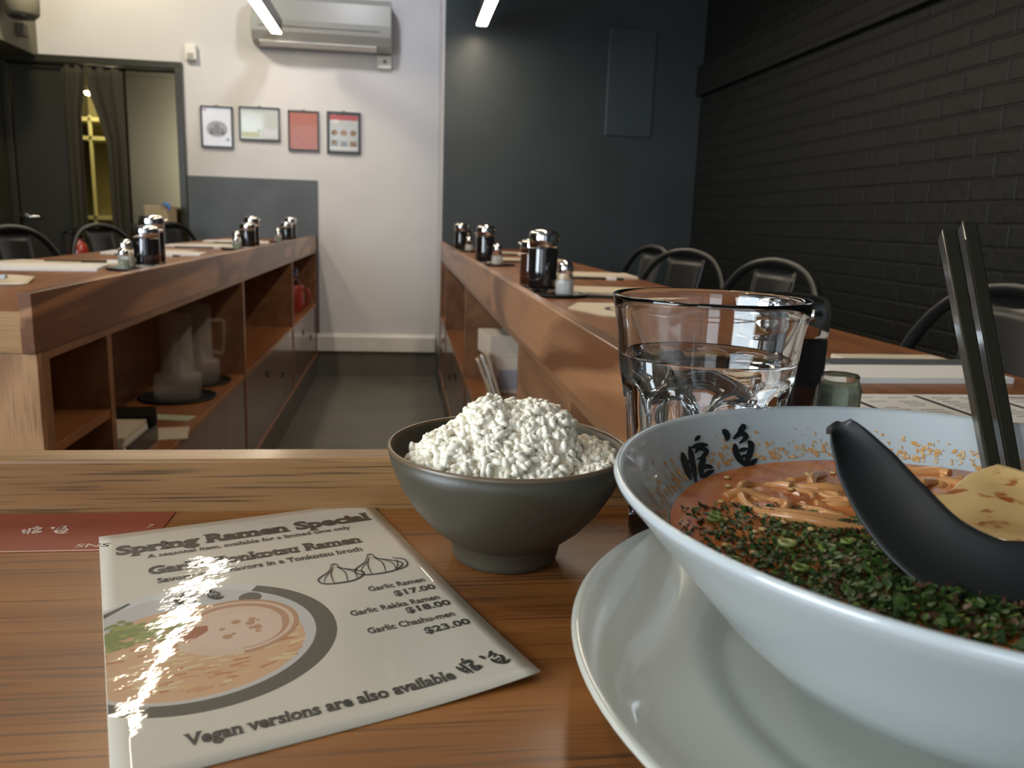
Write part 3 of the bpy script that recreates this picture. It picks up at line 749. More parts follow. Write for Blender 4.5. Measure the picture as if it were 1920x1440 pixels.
cbx = MB().box(-1.60,-1.46,5.45,5.66,1.02,1.135).build('cardboard_box', m_amber, bevel=.003); tag(cbx, 'small beige cardboard box on the low black cabinet', 'box')
bcl = MB().grid(lambda u, v: (-1.50+.055*u, 5.44+.03*v+.01*math.sin(u*9), 1.138+.02*math.sin(u*3.1)-.07*max(0, .5-v)*u), 10, 8).build('blue_cloth', m_blue)
s = bcl.modifiers.new('s','SOLIDIFY'); s.thickness = .004
tag(bcl, 'blue cloth draped over the corner of the cardboard box', 'cloth')

# ------------------------------------------------------------ foreground: rice bowl
RX, RY = .0525, .381
rb = thing('rice_bowl', 'black stoneware bowl heaped with white rice', 'bowl', (RX, RY, T))
bp_o = [(.0235,0),(.0255,.0015),(.0265,.004),(.0280,.0115),(.030,.0125),(.0385,.0195),(.0465,.029),(.0525,.039),(.0568,.0495),(.0588,.0575)]
bp_i = [(.0565,.0575),(.0545,.0495),(.050,.039),(.044,.029),(.036,.021),(.022,.0155),(0,.014)]
MB().lathe(bp_o, 96, (RX,RY,T), cap1=False).lathe([(.0588,.0575),(.0565,.0575)]+bp_i[1:], 96, (RX,RY,T), cap0=False, cap1=False).build('body', m_bowl, rb, fix=True)
MB().lathe([(.0588,.0572),(.0587,.0584),(.0580,.0590),(.0571,.0588),(.0565,.0574)], 96, (RX,RY,T), cap0=False, cap1=False).build('rim', m_bowlrim, rb)

def heap(x, y):
    """height of the rice over the bowl's base, x right, y away"""
    r = math.hypot(x, y)
    def bump(cx, cy, h, a, b, p=2.4):
        q = (abs((x-cx)/a)**p + abs((y-cy)/b)**p)
        return h*max(0, 1-q)**.75
    z = .0455
    z = max(z, .047+bump(-.004,-.006,.0225,.046,.038,2.2), .047+bump(-.022,-.008,.0195,.024,.034), .047+bump(.010,-.003,.0300,.024,.030,3.2),
            .047+bump(-.010,-.004,.0320,.020,.030,2.4), .047+bump(.022,-.006,.0275,.0105,.022,3.2), .046+bump(.034,-.006,.0105,.024,.036,3.0))
    return z + .0010*math.sin(x*620+1)*math.sin(y*540+2) + .0008*math.sin(x*330-y*410)
rng = np.random.default_rng(11)
gv = []; gf = []
nb = 0
LAT, LON = 5, 8
tv = [(0,0,-1)]+[(math.sin(PI*i/LAT)*math.cos(2*PI*j/LON), math.sin(PI*i/LAT)*math.sin(2*PI*j/LON), -math.cos(PI*i/LAT)) for i in range(1,LAT) for j in range(LON)]+[(0,0,1)]
tf = [(0,1+(j+1)%LON,1+j) for j in range(LON)]
for i in range(LAT-2):
    for j in range(LON):
        a = 1+i*LON; j2 = (j+1) % LON
        tf.append((a+j,a+j2,a+LON+j2,a+LON+j))
tf += [(len(tv)-1,1+(LAT-2)*LON+j,1+(LAT-2)*LON+(j+1)%LON) for j in range(LON)]
tv = np.array(tv)
cnt = 0
while cnt < 1900:
    a = rng.uniform(0, 2*PI); rr = .0545*math.sqrt(rng.uniform(0, 1))
    x, y = rr*math.cos(a), rr*math.sin(a)
    z = heap(x, y)
    lim = .0575 if z < .05 else 1
    e = .002
    n = Vector((-(heap(x+e,y)-heap(x-e,y))/(2*e), -(heap(x,y+e)-heap(x,y-e))/(2*e), 1)).normalized()
    if y > .030 and z < .048: continue
    rmax = .0555 if z > .05 else .052
    if rr > rmax-.003: continue
    off = rng.uniform(-.0014, .0017)
    p = Vector((x, y, z)) + n*off
    d = Vector(rng.normal(size=3)); d = (d - n*d.dot(n)*.45).normalized()
    s1 = d.cross(Vector((.3,.5,.8))).normalized(); s2 = d.cross(s1)
    L_ = rng.uniform(.0027, .0037); W_ = rng.uniform(.0015, .0021)
    R3 = np.array([s1, s2, d]).T
    bend = rng.uniform(-.12, .12)
    v = tv*np.array([W_, W_*.92, L_]); v[:,0] += bend*(tv[:,2]**2)*L_
    v = v@R3.T + np.array([p.x+RX, p.y+RY, p.z+T])
    gv.append(v); gf += [tuple(q+nb for q in f) for f in tf]; nb += len(tv); cnt += 1
rice = MB(); rice.v = [tuple(q) for q in np.concatenate(gv)]; rice.f = gf; rice.mi = [0]*len(gf); rice.sm = [True]*len(gf)
rice.grid(lambda u, v: (RX+.0515*v*math.cos(2*PI*u)*.999, RY+.0515*v*math.sin(2*PI*u), T+heap(.0515*v*math.cos(2*PI*u),.0515*v*math.sin(2*PI*u))-.0012), 64, 26, wrap=True)
m_rice = plain('cooked_rice', (.90,.83,.68), .30, sss=.35); m_rice.node_tree.nodes['Principled BSDF'].inputs['Subsurface Radius'].default_value = (.004,.003,.002)
ro = rice.build('cooked_rice', m_rice)
tag(ro, 'heaped white cooked rice in the black bowl', 'rice', kind='stuff')

# ------------------------------------------------------------ flyer
FQ = (-.05023, .34023, .345, .142, .20713, .00312)
def fl(u, v, dz=0.0):
    cx, cy, th, W, Hh, l2 = FQ
    x = (u-.5)*W; y = (.5-v)*Hh; c, s = math.cos(th), math.sin(th)
    return (cx+c*x-s*y, cy+s*x+c*y, T+.0006+l2*(max(0, u*v-.55)/.45)**2+dz)
def laminated(name, col):
    m, t, b = nt(name); N = t.nodes; L = t.links
    setp(b, col=col, rough=.5, coat=1.0, coatr=.045)
    tc = N.new('ShaderNodeTexCoord')
    n1 = N.new('ShaderNodeTexNoise'); n1.inputs['Scale'].default_value = 34; n1.inputs['Detail'].default_value = 1.5
    n2 = N.new('ShaderNodeTexNoise'); n2.inputs['Scale'].default_value = 170; n2.inputs['Detail'].default_value = 2
    L.new(tc.outputs['Object'], n1.inputs['Vector']); L.new(tc.outputs['Object'], n2.inputs['Vector'])
    ma = N.new('ShaderNodeMath'); ma.operation = 'MULTIPLY_ADD'; ma.inputs[1].default_value = .16
    L.new(n2.outputs['Fac'], ma.inputs[0]); L.new(n1.outputs['Fac'], ma.inputs[2])
    bp = N.new('ShaderNodeBump'); bp.inputs['Strength'].default_value = .34; bp.inputs['Distance'].default_value = .0016
    L.new(ma.outputs[0], bp.inputs['Height']); L.new(bp.outputs['Normal'], b.inputs['Coat Normal'])
    return m
mf_paper = laminated('laminated_flyer_paper', (.56,.50,.40))
mf_ink = laminated('laminated_flyer_ink', (.030,.028,.022))
fly = thing('ramen_flyer', 'laminated flyer headed Spring Ramen Special lying on the near worktop', 'flyer', fl(.5,.5))
fs = MB().grid(lambda u, v: fl(u, v), 24, 32, sm=True).build('sheet', mf_paper, fly)
s = fs.modifiers.new('s','SOLIDIFY'); s.thickness = .0005; s.offset = 1

def text_geo(body, offset=0.0, shear=0.0):
    cu = bpy.data.curves.new('t', 'FONT'); cu.body = body; cu.offset = offset; cu.shear = shear; cu.resolution_u = 3
    ob = bpy.data.objects.new('t', cu); me = bpy.data.meshes.new_from_object(ob)
    v = [(q.co.x, q.co.y) for q in me.vertices]; f = [tuple(p.vertices) for p in me.polygons]
    bpy.data.objects.remove(ob); bpy.data.curves.remove(cu); bpy.data.meshes.remove(me)
    return v, f
def slabs(v, f, w, t):
    """slab serifs: a small foot on every short flat stem end"""
    cnt = {}
    for p in f:
        for i in range(len(p)):
            e = (min(p[i], p[(i+1) % len(p)]), max(p[i], p[(i+1) % len(p)])); cnt[e] = cnt.get(e, 0)+1
    yy = [b for a, b in v]; out = []
    for (i, j), n in cnt.items():
        if n != 1: continue
        (xa, ya), (xb, yb) = v[i], v[j]
        if abs(ya-yb) > .002: continue
        l = abs(xa-xb)
        if not .07 < l < .26: continue
        lo = ya < .25
        if .12 < ya < .42: continue
        x0, x1 = min(xa, xb)-w, max(xa, xb)+w
        out.append((x0, x1, ya, ya+t) if lo else (x0, x1, ya-t, ya))
    return out
def put_text(mb, body, u0, u1, v, mi=0, offset=.012, hscale=None, slab=0, dz=.00022, fn=fl, asp=.142/.20713):
    vs, fs = text_geo(body, offset)
    xs = [a for a, b in vs]; w = max(xs)-min(xs); x0 = min(xs)
    k = (u1-u0)/w; kv = hscale if hscale else k*asp
    if slab:
        for (a, b, c, d) in slabs(vs, fs, .055*slab, .085*slab):
            mb.add([fn(u0+(p-x0)*k, v-q*kv, dz+.00003) for p, q in ((a,c),(b,c),(b,d),(a,d))], [(0,1,2,3)], mi)
    mb.add([fn(u0+(a-x0)*k, v-b*kv, dz) for a, b in vs], fs, mi)
BRUSH = [([(335,268),(352,330),(378,395)],14),([(368,240),(385,320),(402,408)],13),([(345,322),(388,302)],8),([(355,368),(395,346)],8),([(398,196),(412,210)],17),([(378,247),(415,235),(455,234)],11),([(395,272),(415,250),(450,262),(430,290),(405,300)],10),([(440,290),(425,330),(427,388)],14),([(425,342),(455,333),(480,340)],10),([(430,387),(455,367),(486,352)],11),([(522,162),(543,188),(541,215)],14),([(627,140),(612,158),(594,192)],14),([(572,207),(605,180),(632,197),(600,227)],12),([(580,228),(590,280),(632,333)],14),([(640,215),(656,237),(645,290),(625,327)],14),([(595,262),(640,250)],9),([(605,292),(640,281)],8),([(625,327),(656,320),(686,298)],12)]
def put_logo(mb, u0, u1, v0, v1, fn=fl, dz=.00024, mi=0):
    """the two brush characters side by side; v0 top, v1 bottom"""
    cw = (u1-u0)*.47
    for q, (pts, w) in enumerate(BRUSH):
        bx_, by_, bw, bh, ox = (325,190,165,225,u0) if q < 10 else (520,135,170,205,u1-cw)
        p = spline([((x-bx_)/bw, (y-by_)/bh, 0) for x, y in pts], 5); n = len(p); L_ = []; R_ = []
        for i in range(n):
            d = p[min(i+1,n-1)]-p[max(i-1,0)]; d = Vector((-d.y, d.x, 0)).normalized()
            s_ = i/(n-1); ww = w/190*(.35+.65*min(1, s_*4))*(.3+.7*min(1, (1-s_)*3))
            for lst, sg in ((L_, 1), (R_, -1)):
                t = p[i]+d*ww*sg; lst.append(fn(ox+t.x*cw, v0+t.y*(v1-v0), dz))
        mb.add(L_+R_, [(i, i+1, n+i+1, n+i) for i in range(n-1)], mi)
def line(part, rows):
    mb = MB()
    for r in rows: put_text(mb, *r[:4], offset=r[4], hscale=r[5], slab=(r[6] if len(r) > 6 else 0))
    mb.build(part, mf_ink, fly)
line('heading_text', [('Spring Ramen Special', .049, .943, .138, .046, .0735, 1)])
line('subheading_text', [('A seasonal item, available for a limited time only', .143, .846, .183, .018, .0300, .6)])
line('dish_text', [('Garlic Tonkotsu Ramen', .138, .846, .279, .040, .0600, 1)])
line('description_text', [('Savory garlic flavors in a Tonkotsu broth', .159, .827, .331, .022, .0345, .7)])
line('price_text', [('Garlic Ramen', .751, .939, .550, .020, .0315), ('$17.00', .815, .952, .593, .030, .0330, .7),
    ('Garlic Rekka Ramen', .653, .935, .643, .020, .0315), ('$18.00', .810, .953, .676, .030, .0330, .7),
    ('Garlic Chashu-men', .668, .934, .726, .020, .0315), ('$23.00', .816, .956, .771, .030, .0330, .7)])
line('footer_text', [('Vegan versions are also available', .152, .800, .943, .030, .0440, .8)])
lgo = MB(); put_logo(lgo, .815, .962, .888, .945); lgo.build('shop_logo', mf_ink, fly)

def clip_left(poly):
    out = []
    for i in range(len(poly)):
        a = poly[i]; b = poly[(i+1) % len(poly)]
        if a[0] >= .002: out.append(a)
        if (a[0] >= .002) != (b[0] >= .002):
            t = (.002-a[0])/(b[0]-a[0]); out.append((.002, a[1]+(b[1]-a[1])*t))
    return out
AS = .142/.20713
def ell2(cu, cv, r, n=64, a0=0, a1=2*PI, k=1.0):
    return [(cu+r*math.cos(a0+(a1-a0)*i/n), cv-r*k*AS*math.sin(a0+(a1-a0)*i/n)) for i in range(n)]
pic = MB()
def ppoly(poly, mi, dz):
    poly = clip_left(poly)
    if len(poly) > 2: pic.add([fl(a, b, .00002+2.5e-7*len(pic.f)) for a, b in poly], [tuple(range(len(poly)))], mi)
PC = (.225, .620)
ppoly(ell2(*PC, .375, k=.93), 0, .00010)                                   # pale bowl
ppoly(ell2(*PC, .335, k=.93), 8, .00013)                                   # grey inside of the bowl rim
ppoly(ell2(PC[0]-.01, PC[1]+.025, .295, k=.85), 1, .00016)                 # broth
# thick brown brush ring, open at the upper left
N_ = 60
for i in range(N_):
    def rp(t):
        a = math.radians(55-243*t)
        w = .026*(.55+.6*math.sin(PI*min(1, t*1.15+.06))**.5) if t < .97 else .012
        ro_ = .352
        return [(PC[0]+(ro_+q*w)*math.cos(a), PC[1]-(ro_+q*w)*.93*AS*math.sin(a)) for q in (-1, 1)]
    a_, b_ = rp(i/N_), rp((i+1)/N_)
    ppoly([a_[0], a_[1], b_[1], b_[0]], 2, .00026)
for q in range(7): pass
ppoly(ell2(.405, .477, .034, k=1.0), 2, .00027)
r6 = random.Random(5)
for q in range(170):                                                         # noodles and broth highlights
    a = r6.uniform(-.1, .46); b = r6.uniform(.60, .80); l = r6.uniform(.015, .06); t = r6.uniform(-.4, .4)
    if (a-PC[0]+.01)**2/.27**2+((b-PC[1]-.025)/.15)**2 < 1: ppoly([(a,b),(a+l,b+l*t*.5),(a+l,b+.006+l*t*.5),(a,b+.008)], r6.choice((3,3,7,9,3,13)), .00018)
ppoly(ell2(.335, .590, .175, k=.92), 4, .00020)                             # chashu slice
for i in range(40):
    a0 = math.radians(200-290*i/40); a1 = math.radians(200-290*(i+1)/40)
    for r0, w in ((.170,.007),(.140,.010)):
        ppoly([(.335+(r0+s_*w)*math.cos(q), .590-(r0+s_*w)*.92*AS*math.sin(q)) for q, s_ in ((a0,-1),(a0,1),(a1,1),(a1,-1))], 5, .00022)
ppoly(ell2(.345, .610, .115, k=.9), 6, .00023)
for q in range(12): ppoly(ell2(.345+r6.uniform(-.06,.06), .605+r6.uniform(-.03,.03), r6.uniform(.006,.014), 10), 5, .00025)
for q in range(150):                                                        # chopped green onion
    a = r6.gauss(.07, .075); b = r6.gauss(.545, .028); 
    if a < .22: ppoly(ell2(a, b, r6.uniform(.008,.017), 9, k=r6.uniform(.5,1.2)), r6.choice((10,10,11)), .00027+.000001*q)
ppoly([(.175,.585),(.215,.562),(.265,.568),(.262,.59),(.225,.612),(.185,.605)], 12, .00045)
ppoly([(0,.445),(.07,.408),(.075,.414),(0,.462)], 2, .00028)
cc = [(.54,.52,.49),(.55,.32,.17),(.075,.062,.042),(.62,.45,.24),(.58,.40,.28),(.40,.20,.10),(.60,.42,.31),(.58,.36,.16),(.46,.43,.40),(.50,.24,.10),(.17,.20,.045),(.26,.27,.06),(.30,.085,.03),(.45,.17,.06)]
pic.build('printed_picture', [laminated('flyer_print_%d' % i, q) for i, q in enumerate(cc)], fly)
lg = MB()
put_logo(lg, .190, .335, .405, .462, dz=.00026)
lg.build('picture_logo', mf_ink, fly)
# line drawing of garlic bulbs
gl = MB()
def gline(pts, w):
    p = spline([(a, b, 0) for a, b in pts], 6)
    for i in range(len(p)-1):
        d = (p[i+1]-p[i]); d = Vector((-d.y, d.x*1.0, 0)).normalized()
        w0 = w*(.5+.5*math.sin(PI*i/(len(p)-1))); w1 = w*(.5+.5*math.sin(PI*(i+1)/(len(p)-1)))
        q = [p[i]+d*w0, p[i]-d*w0, p[i+1]-d*w1, p[i+1]+d*w1]
        gl.add([fl(a.x, a.y, .00022) for a in q], [(0,1,2,3)])
def bulb(cx, cy, s, tip):
    P = lambda x, y: (cx+x*s, cy+y*s*AS)
    gline([P(-.1,-.9),P(-.35,-.35),P(-.95,.25),P(-.85,.75),P(-.2,.92),P(.5,.85),P(.98,.35),P(.6,-.15),P(.2,-.5),P(.15,-.95)], .0032)
    gline([P(-.05,-.75),P(-.35,0),P(-.45,.85)], .0022); gline([P(.05,-.75),P(.25,0),P(.1,.9)], .0022)
    gline([P(.1,-.6),P(.6,.1),P(.55,.8)], .0020); gline([P(-.1,-.92),P(.02,-1.0),P(.15,-.95)], .003)
    gline([P(-.2,-.4),P(-.65,.2),P(-.8,.7)], .0016)
bulb(.700, .435, .078, 0); bulb(.835, .418, .085, 1)
gline([(.90,.40),(.935,.42),(.925,.455),(.88,.47)], .003); gline([(.91,.41),(.90,.44),(.88,.465)], .002)
gl.build('garlic_drawing', mf_ink, fly)

# red-brown card stuck on the worktop under the lip
cd = thing('red_card', 'red-brown sticker card with a pale logo, flat against the worktop lip', 'card', (-.22, .425, T))
MB().box(-.30,-.124,.3965,.4495,T,T+.0004).build('card', m_sticker, cd)
ct_ = MB()
ct_.box(-.30,-.1245,.3966,.3974,T+.0004,T+.0005)
def cfn(u, v, dz): return (u, v, T+.0006)
put_logo(ct_, -.1935, -.169, .4300, .4185, fn=cfn)
put_text(ct_, 'SNS', -.159, -.143, .4005, offset=.01, hscale=-.0062, fn=cfn, asp=1)
put_text(ct_, 'au', -.207, -.197, .4005, offset=.01, hscale=-.0062, fn=cfn, asp=1)
put_text(ct_, '7', -.1325, -.1295, .4250, offset=0, hscale=-.0075, fn=cfn, asp=1)
ct_.build('printed_marks', m_cardtx, cd)

# ------------------------------------------------------------ water glass
GX, GY = .158, .401
def gR(z):   # outer profile
    pts = [(0,.0335),(.004,.0350),(.03,.0375),(.06,.0402),(.082,.0425),(.088,.0440),(.095,.0452),(.112,.0470),(.124,.0492),(.130,.0502)]
    for (a, ra), (b, rb_) in zip(pts, pts[1:]):
        if z <= b: return ra+(rb_-ra)*(z-a)/(b-a)
    return pts[-1][1]
NF = 9
def gout(z, th):
    R = gR(z); tl_ = ((th+PI/NF+.2) % (2*PI/NF))-PI/NF
    zt = .090-.012*(abs(tl_)/(PI/NF))**2
    k = min(1, max(0, (zt-z)/.007)); k = k*k*(3-2*k)
    k *= min(1, max(0, (z-.004)/.008))
    flat = R*math.cos(PI/NF)/math.cos(tl_)*1.0
    dep = (R-flat)*1.35 + .0008
    return R-dep*k
zs = [0,.002,.005,.010,.02,.035,.05,.06,.066,.070,.073,.076,.078,.080,.082,.084,.086,.088,.090,.093,.097,.104,.112,.118,.124,.128,.130]
gi = lambda z: gR(z)-.0042+.0014*min(1, z/.1)
NT = NF*16
vs = []; fsx = []
for z in zs:
    for k in range(NT): a = 2*PI*k/NT; r = gout(z, a); vs.append((GX+r*math.cos(a), GY+r*math.sin(a), T+z))
rim = [(.0499,.1308),(.0489,.1312),(.0479,.1308)]
inn = [(gi(z)-.0004, z) for z in (.129,.124,.118,.112,.104,.097,.093,.088,.082,.074,.06,.04,.025,.016)]+[(.028,.0125),(.018,.0110)]
for r, z in rim+inn:
    for k in range(NT): a = 2*PI*k/NT; vs.append((GX+r*math.cos(a), GY+r*math.sin(a), T+z))
nr = len(zs)+len(rim)+len(inn)
for i in range(nr-1):
    for k in range(NT): k2 = (k+1) % NT; fsx.append((i*NT+k, i*NT+k2, (i+1)*NT+k2, (i+1)*NT+k))
g = MB().add(vs, fsx, 0, True)
g.f.append(tuple(range(NT-1,-1,-1))); g.mi.append(0); g.sm.append(False)
g.f.append(tuple((nr-1)*NT+k for k in range(NT))); g.mi.append(0); g.sm.append(False)
go = g.build('water_glass', m_glass)
tag(go, 'clear faceted tumbler of water behind the ramen bowl', 'glass')
WZ = .1005
wp = [(.0001,.0112),(.018,.0109),(.0281,.0124)]+[(gi(z)-.0002, z) for z in (.016,.025,.04,.06,.074,.082,.088,.093,.097,.0995)]+[(gi(WZ)-.0002,WZ+.0006),(gi(WZ)-.0016,WZ),(.0001,WZ)]
wo = MB().lathe(wp, 96, (GX,GY,T), cap0=False, cap1=False).build('drinking_water', m_water, fix=True)
tag(wo, 'clear water filling the faceted tumbler', 'water', kind='stuff')

# ------------------------------------------------------------ plate and ramen bowl
PX, PY = .208, .230
pl = thing('serving_plate', 'large ivory plate under the ramen bowl', 'plate', (PX, PY, T))
MB().lathe([(.078,0),(.082,.001),(.086,.004),(.115,.010),(.140,.0185),(.1495,.0235),(.1505,.0250),(.1495,.0262),(.1470,.0258),(.138,.0212),(.120,.0160),(.105,.0128),(.100,.0118),(.096,.0095),(.090,.0085),(0,.0080)], 128, (PX,PY,T), cap1=False).build('plate', m_plate, pl)
BX, BY = .198, .240
rbw = thing('ramen_bowl', 'large white porcelain ramen bowl with black brush lettering inside', 'bowl', (BX, BY, T+.0082))
ob_ = [(.046,.0083),(.048,.0085),(.049,.012),(.058,.0135),(.074,.022),(.087,.034),(.100,.049),(.112,.0625),(.1215,.0735),(.1255,.0780),(.1262,.0795)]
ib_ = [(.1262,.0795),(.1258,.0810),(.1245,.0815),(.1225,.0798),(.1050,.0600),(.092,.045),(.078,.032),(.060,.021),(.040,.016),(0,.015)]
MB().lathe(ob_, 160, (BX,BY,T), cap1=False).lathe(ib_, 160, (BX,BY,T), cap0=False, cap1=False).build('body', m_ceramic, rbw, fix=True)
# orange broth splashes clinging to the inner wall
sp_ = MB(); r8 = random.Random(21)
iw = lambda a, z, e=.00025: (BX+(.105+(z-.060)*.8838-e)*math.cos(a), BY+(.105+(z-.060)*.8838-e)*math.sin(a), T+z+e)
for q in range(900):
    a = r8.uniform(.25, 3.6); z = .0612+abs(r8.gauss(0, .0042))
    if z > .0725: continue
    rx = r8.uniform(.0002, .0010)/.11*(1 if r8.random()<.85 else 1.7); rz = r8.uniform(.0002, .0009)
    sp_.add([iw(a+rx*math.cos(t*PI/5), z+rz*math.sin(t*PI/5)) for t in range(10)], [tuple(range(10))], r8.choice((0,0,1)))
sp_.build('broth_splashes', [plain('broth_splash',(.60,.30,.10),.3), plain('pale_splash',(.66,.44,.22),.3)], rbw)
br = MB()
STROKES = [[(133.9,70.24,132.99,70.14),(134.67,69.52,132.92,69.31),(135.66,68.49,133.0,68.16),(136.26,67.25,133.53,66.92),(136.81,66.03,133.99,65.75),(137.3,64.76,134.4,64.54),(137.5,63.4,135.07,63.22),(137.51,62.18,135.81,62.04),(137.39,61.32,136.47,61.23)],[(129.96,71.25,129.16,71.17),(130.78,70.28,129.23,70.1),(131.81,68.88,129.5,68.6),(132.61,67.29,130.25,66.96),(133.41,65.76,131.0,65.38),(134.28,64.19,131.85,63.77),(135.06,62.47,132.99,62.08),(135.69,60.93,134.23,60.63),(136.02,59.84,135.22,59.66)],[(135.56,66.36,135.48,66.77),(134.11,65.98,133.88,67.13),(132.62,66.01,132.4,67.16),(131.08,66.46,131.01,66.81)],[(137.34,63.37,137.28,63.76),(135.83,63.0,135.68,64.12),(134.31,63.03,134.17,64.16),(132.77,63.49,132.74,63.84)],[(125.94,73.41,124.94,73.88),(126.74,72.57,123.91,73.9),(126.61,72.15,123.77,73.47),(125.49,72.19,124.63,72.58)],[(129.22,70.22,129.08,70.8),(128.69,69.97,128.4,71.08),(127.91,69.73,127.48,71.39),(127.02,69.75,126.51,71.43),(126.25,69.7,125.55,71.39),(125.54,69.58,124.65,71.24),(124.65,69.52,123.85,70.88),(123.81,69.53,123.26,70.46),(123.15,69.6,122.87,70.1)],[(128.92,68.23,129.18,68.65),(128.39,68.38,128.79,68.99),(127.69,68.64,128.15,69.47),(127.09,68.8,127.31,69.97),(126.85,68.74,126.28,70.26),(126.5,68.61,125.35,69.99),(125.91,68.26,124.58,69.53),(125.51,67.89,123.94,68.93),(125.41,67.88,123.68,68.02),(125.41,68.02,124.37,67.04),(125.94,67.72,125.29,66.46),(126.71,67.35,126.28,66.07),(127.35,67.02,127.19,65.86),(127.87,66.82,127.99,65.79),(128.49,66.71,128.74,65.88),(129.09,66.64,129.33,66.01),(129.56,66.57,129.72,66.13)],[(126.76,66.46,126.26,65.96),(127.53,66.3,126.57,65.34),(128.6,65.97,127.08,64.58),(129.6,65.25,127.86,64.0),(130.6,64.39,128.52,63.42),(131.5,63.35,129.17,62.6),(132.16,62.17,130.12,61.6),(132.58,61.07,131.17,60.69),(132.76,60.29,132.01,60.09)],[(130.23,62.87,130.06,63.37),(129.76,62.62,129.47,63.6),(129.06,62.37,128.63,63.84),(128.34,62.35,127.75,63.82),(127.83,62.27,126.92,63.7),(127.5,62.13,126.21,63.41),(127.0,61.97,125.81,62.95),(126.47,61.84,125.62,62.48),(125.99,61.77,125.56,62.13)],[(132.04,59.9,132.14,60.43),(131.42,59.76,131.63,60.78),(130.59,59.68,130.88,61.19),(129.77,59.85,129.94,61.38),(129.02,59.97,129.02,61.54),(128.24,60.05,128.07,61.64),(127.36,60.26,127.16,61.59),(126.52,60.52,126.37,61.43),(125.9,60.77,125.84,61.26)],[(116.2,74.04,115.48,74.49),(116.42,73.41,115.02,74.29),(116.58,72.63,114.49,73.88),(116.44,72.08,114.32,73.1),(116.42,71.76,114.29,72.19),(116.5,71.56,114.55,71.22),(116.58,71.09,115.11,70.5),(116.66,70.5,115.7,70.05),(116.68,70.04,116.16,69.8)],[(108.71,75.25,108.44,74.62),(109.07,75.34,108.55,74.1),(109.55,75.32,108.76,73.53),(110.02,74.89,109.11,73.21),(110.56,74.36,109.47,72.84),(111.14,73.68,109.95,72.29),(111.68,72.79,110.67,71.68),(112.12,71.91,111.41,71.16),(112.37,71.26,111.99,70.85)],[(113.99,69.85,114.19,70.42),(113.34,70.06,113.65,70.97),(112.46,70.45,112.86,71.75),(111.66,70.74,111.92,72.55),(111.33,70.89,110.88,72.91),(111.18,70.81,110.03,72.69),(110.9,70.54,109.42,72.12),(110.75,70.26,109.04,71.32),(110.65,70.55,109.19,69.99),(110.71,70.36,110.15,69.11),(111.47,69.69,111.17,68.58),(112.36,69.02,112.18,68.2),(112.97,68.5,112.86,67.99)],[(114.62,68.42,113.91,68.38),(115.22,67.73,113.82,67.63),(115.95,66.68,113.84,66.6),(116.33,65.37,114.14,65.55),(116.55,64.02,114.27,64.63),(116.41,62.62,114.16,63.6),(115.9,61.34,114.05,62.25),(115.26,60.28,113.99,60.92),(114.72,59.61,114.04,59.94)],[(110.29,68.49,109.61,69.02),(110.37,68.03,109.29,68.91),(110.41,67.52,108.86,68.61),(110.55,67.13,108.46,67.93),(110.57,66.89,108.6,66.81),(110.87,66.25,109.09,65.67),(111.43,65.28,109.74,64.48),(112.12,64.26,110.48,63.32),(112.76,63.4,111.24,62.3),(113.27,62.59,112.13,61.51),(113.88,61.8,113.06,60.85),(114.45,61.08,113.88,60.38),(114.84,60.54,114.48,60.1)],[(114.48,65.35,114.37,65.86),(113.42,64.99,113.14,66.46),(112.29,65.12,112.02,66.6),(111.08,65.78,111.0,66.22)],[(114.83,62.98,114.74,63.42),(113.96,62.68,113.77,63.97),(113.04,62.81,112.84,64.09),(112.07,63.41,112.0,63.79)],[(114.75,59.97,114.55,60.65),(114.44,59.66,114.02,60.95),(113.89,59.33,113.35,61.25),(113.11,59.35,112.76,61.28),(112.26,59.5,112.24,61.36),(111.39,59.84,111.66,61.59),(110.54,60.4,110.87,61.8),(109.86,61.02,110.12,61.97),(109.43,61.52,109.56,62.03)]]
for sq in STROKES:
    L_ = [iw(math.radians(a), z*.001, .0004) for a, z, c, d in sq]; R_ = [iw(math.radians(c), d*.001, .0004) for a, z, c, d in sq]
    n = len(L_)
    br.add(L_+R_, [(i, i+1, n+i+1, n+i) for i in range(n-1)], 0)
br.build('brush_lettering', plain('black_glaze',(.014,.017,.018),.25), rbw)

def broth_mat():
    m, t, b = nt('spicy_broth'); N = t.nodes; L = t.links; setp(b, rough=.16, coat=.25, coatr=.04)
    tc = N.new('ShaderNodeTexCoord'); n = N.new('ShaderNodeTexNoise'); n.inputs['Scale'].default_value = 26; n.inputs['Detail'].default_value = 5; n.inputs['Distortion'].default_value = 1.2
    L.new(tc.outputs['Object'], n.inputs['Vector'])
    r = N.new('ShaderNodeValToRGB'); r.color_ramp.elements[0].position = .3; r.color_ramp.elements[1].position = .72
    r.color_ramp.elements[0].color = (.42,.095,.022,1); r.color_ramp.elements[1].color = (.64,.235,.07,1)
    L.new(n.outputs['Fac'], r.inputs['Fac']); L.new(r.outputs['Color'], b.inputs['Base Color'])
    n2 = N.new('ShaderNodeTexNoise'); n2.inputs['Scale'].default_value = 70; L.new(tc.outputs['Object'], n2.inputs['Vector'])
    bp = N.new('ShaderNodeBump'); bp.inputs['Strength'].default_value = .25; bp.inputs['Distance'].default_value = .002
    L.new(n2.outputs['Fac'], bp.inputs['Height']); L.new(bp.outputs['Normal'], b.inputs['Normal'])
    return m
BZ_ = T+.060
bo = MB().grid(lambda u, v: (BX+.1046*v*math.cos(2*PI*u), BY+.1046*v*math.sin(2*PI*u), BZ_+.0005*math.sin(u*40)*v*(1-v)), 96, 20, wrap=True).build('ramen_broth', broth_mat())
tag(bo, 'orange red spicy broth filling the ramen bowl', 'broth', kind='stuff')
nd = MB(); r9 = random.Random(4)
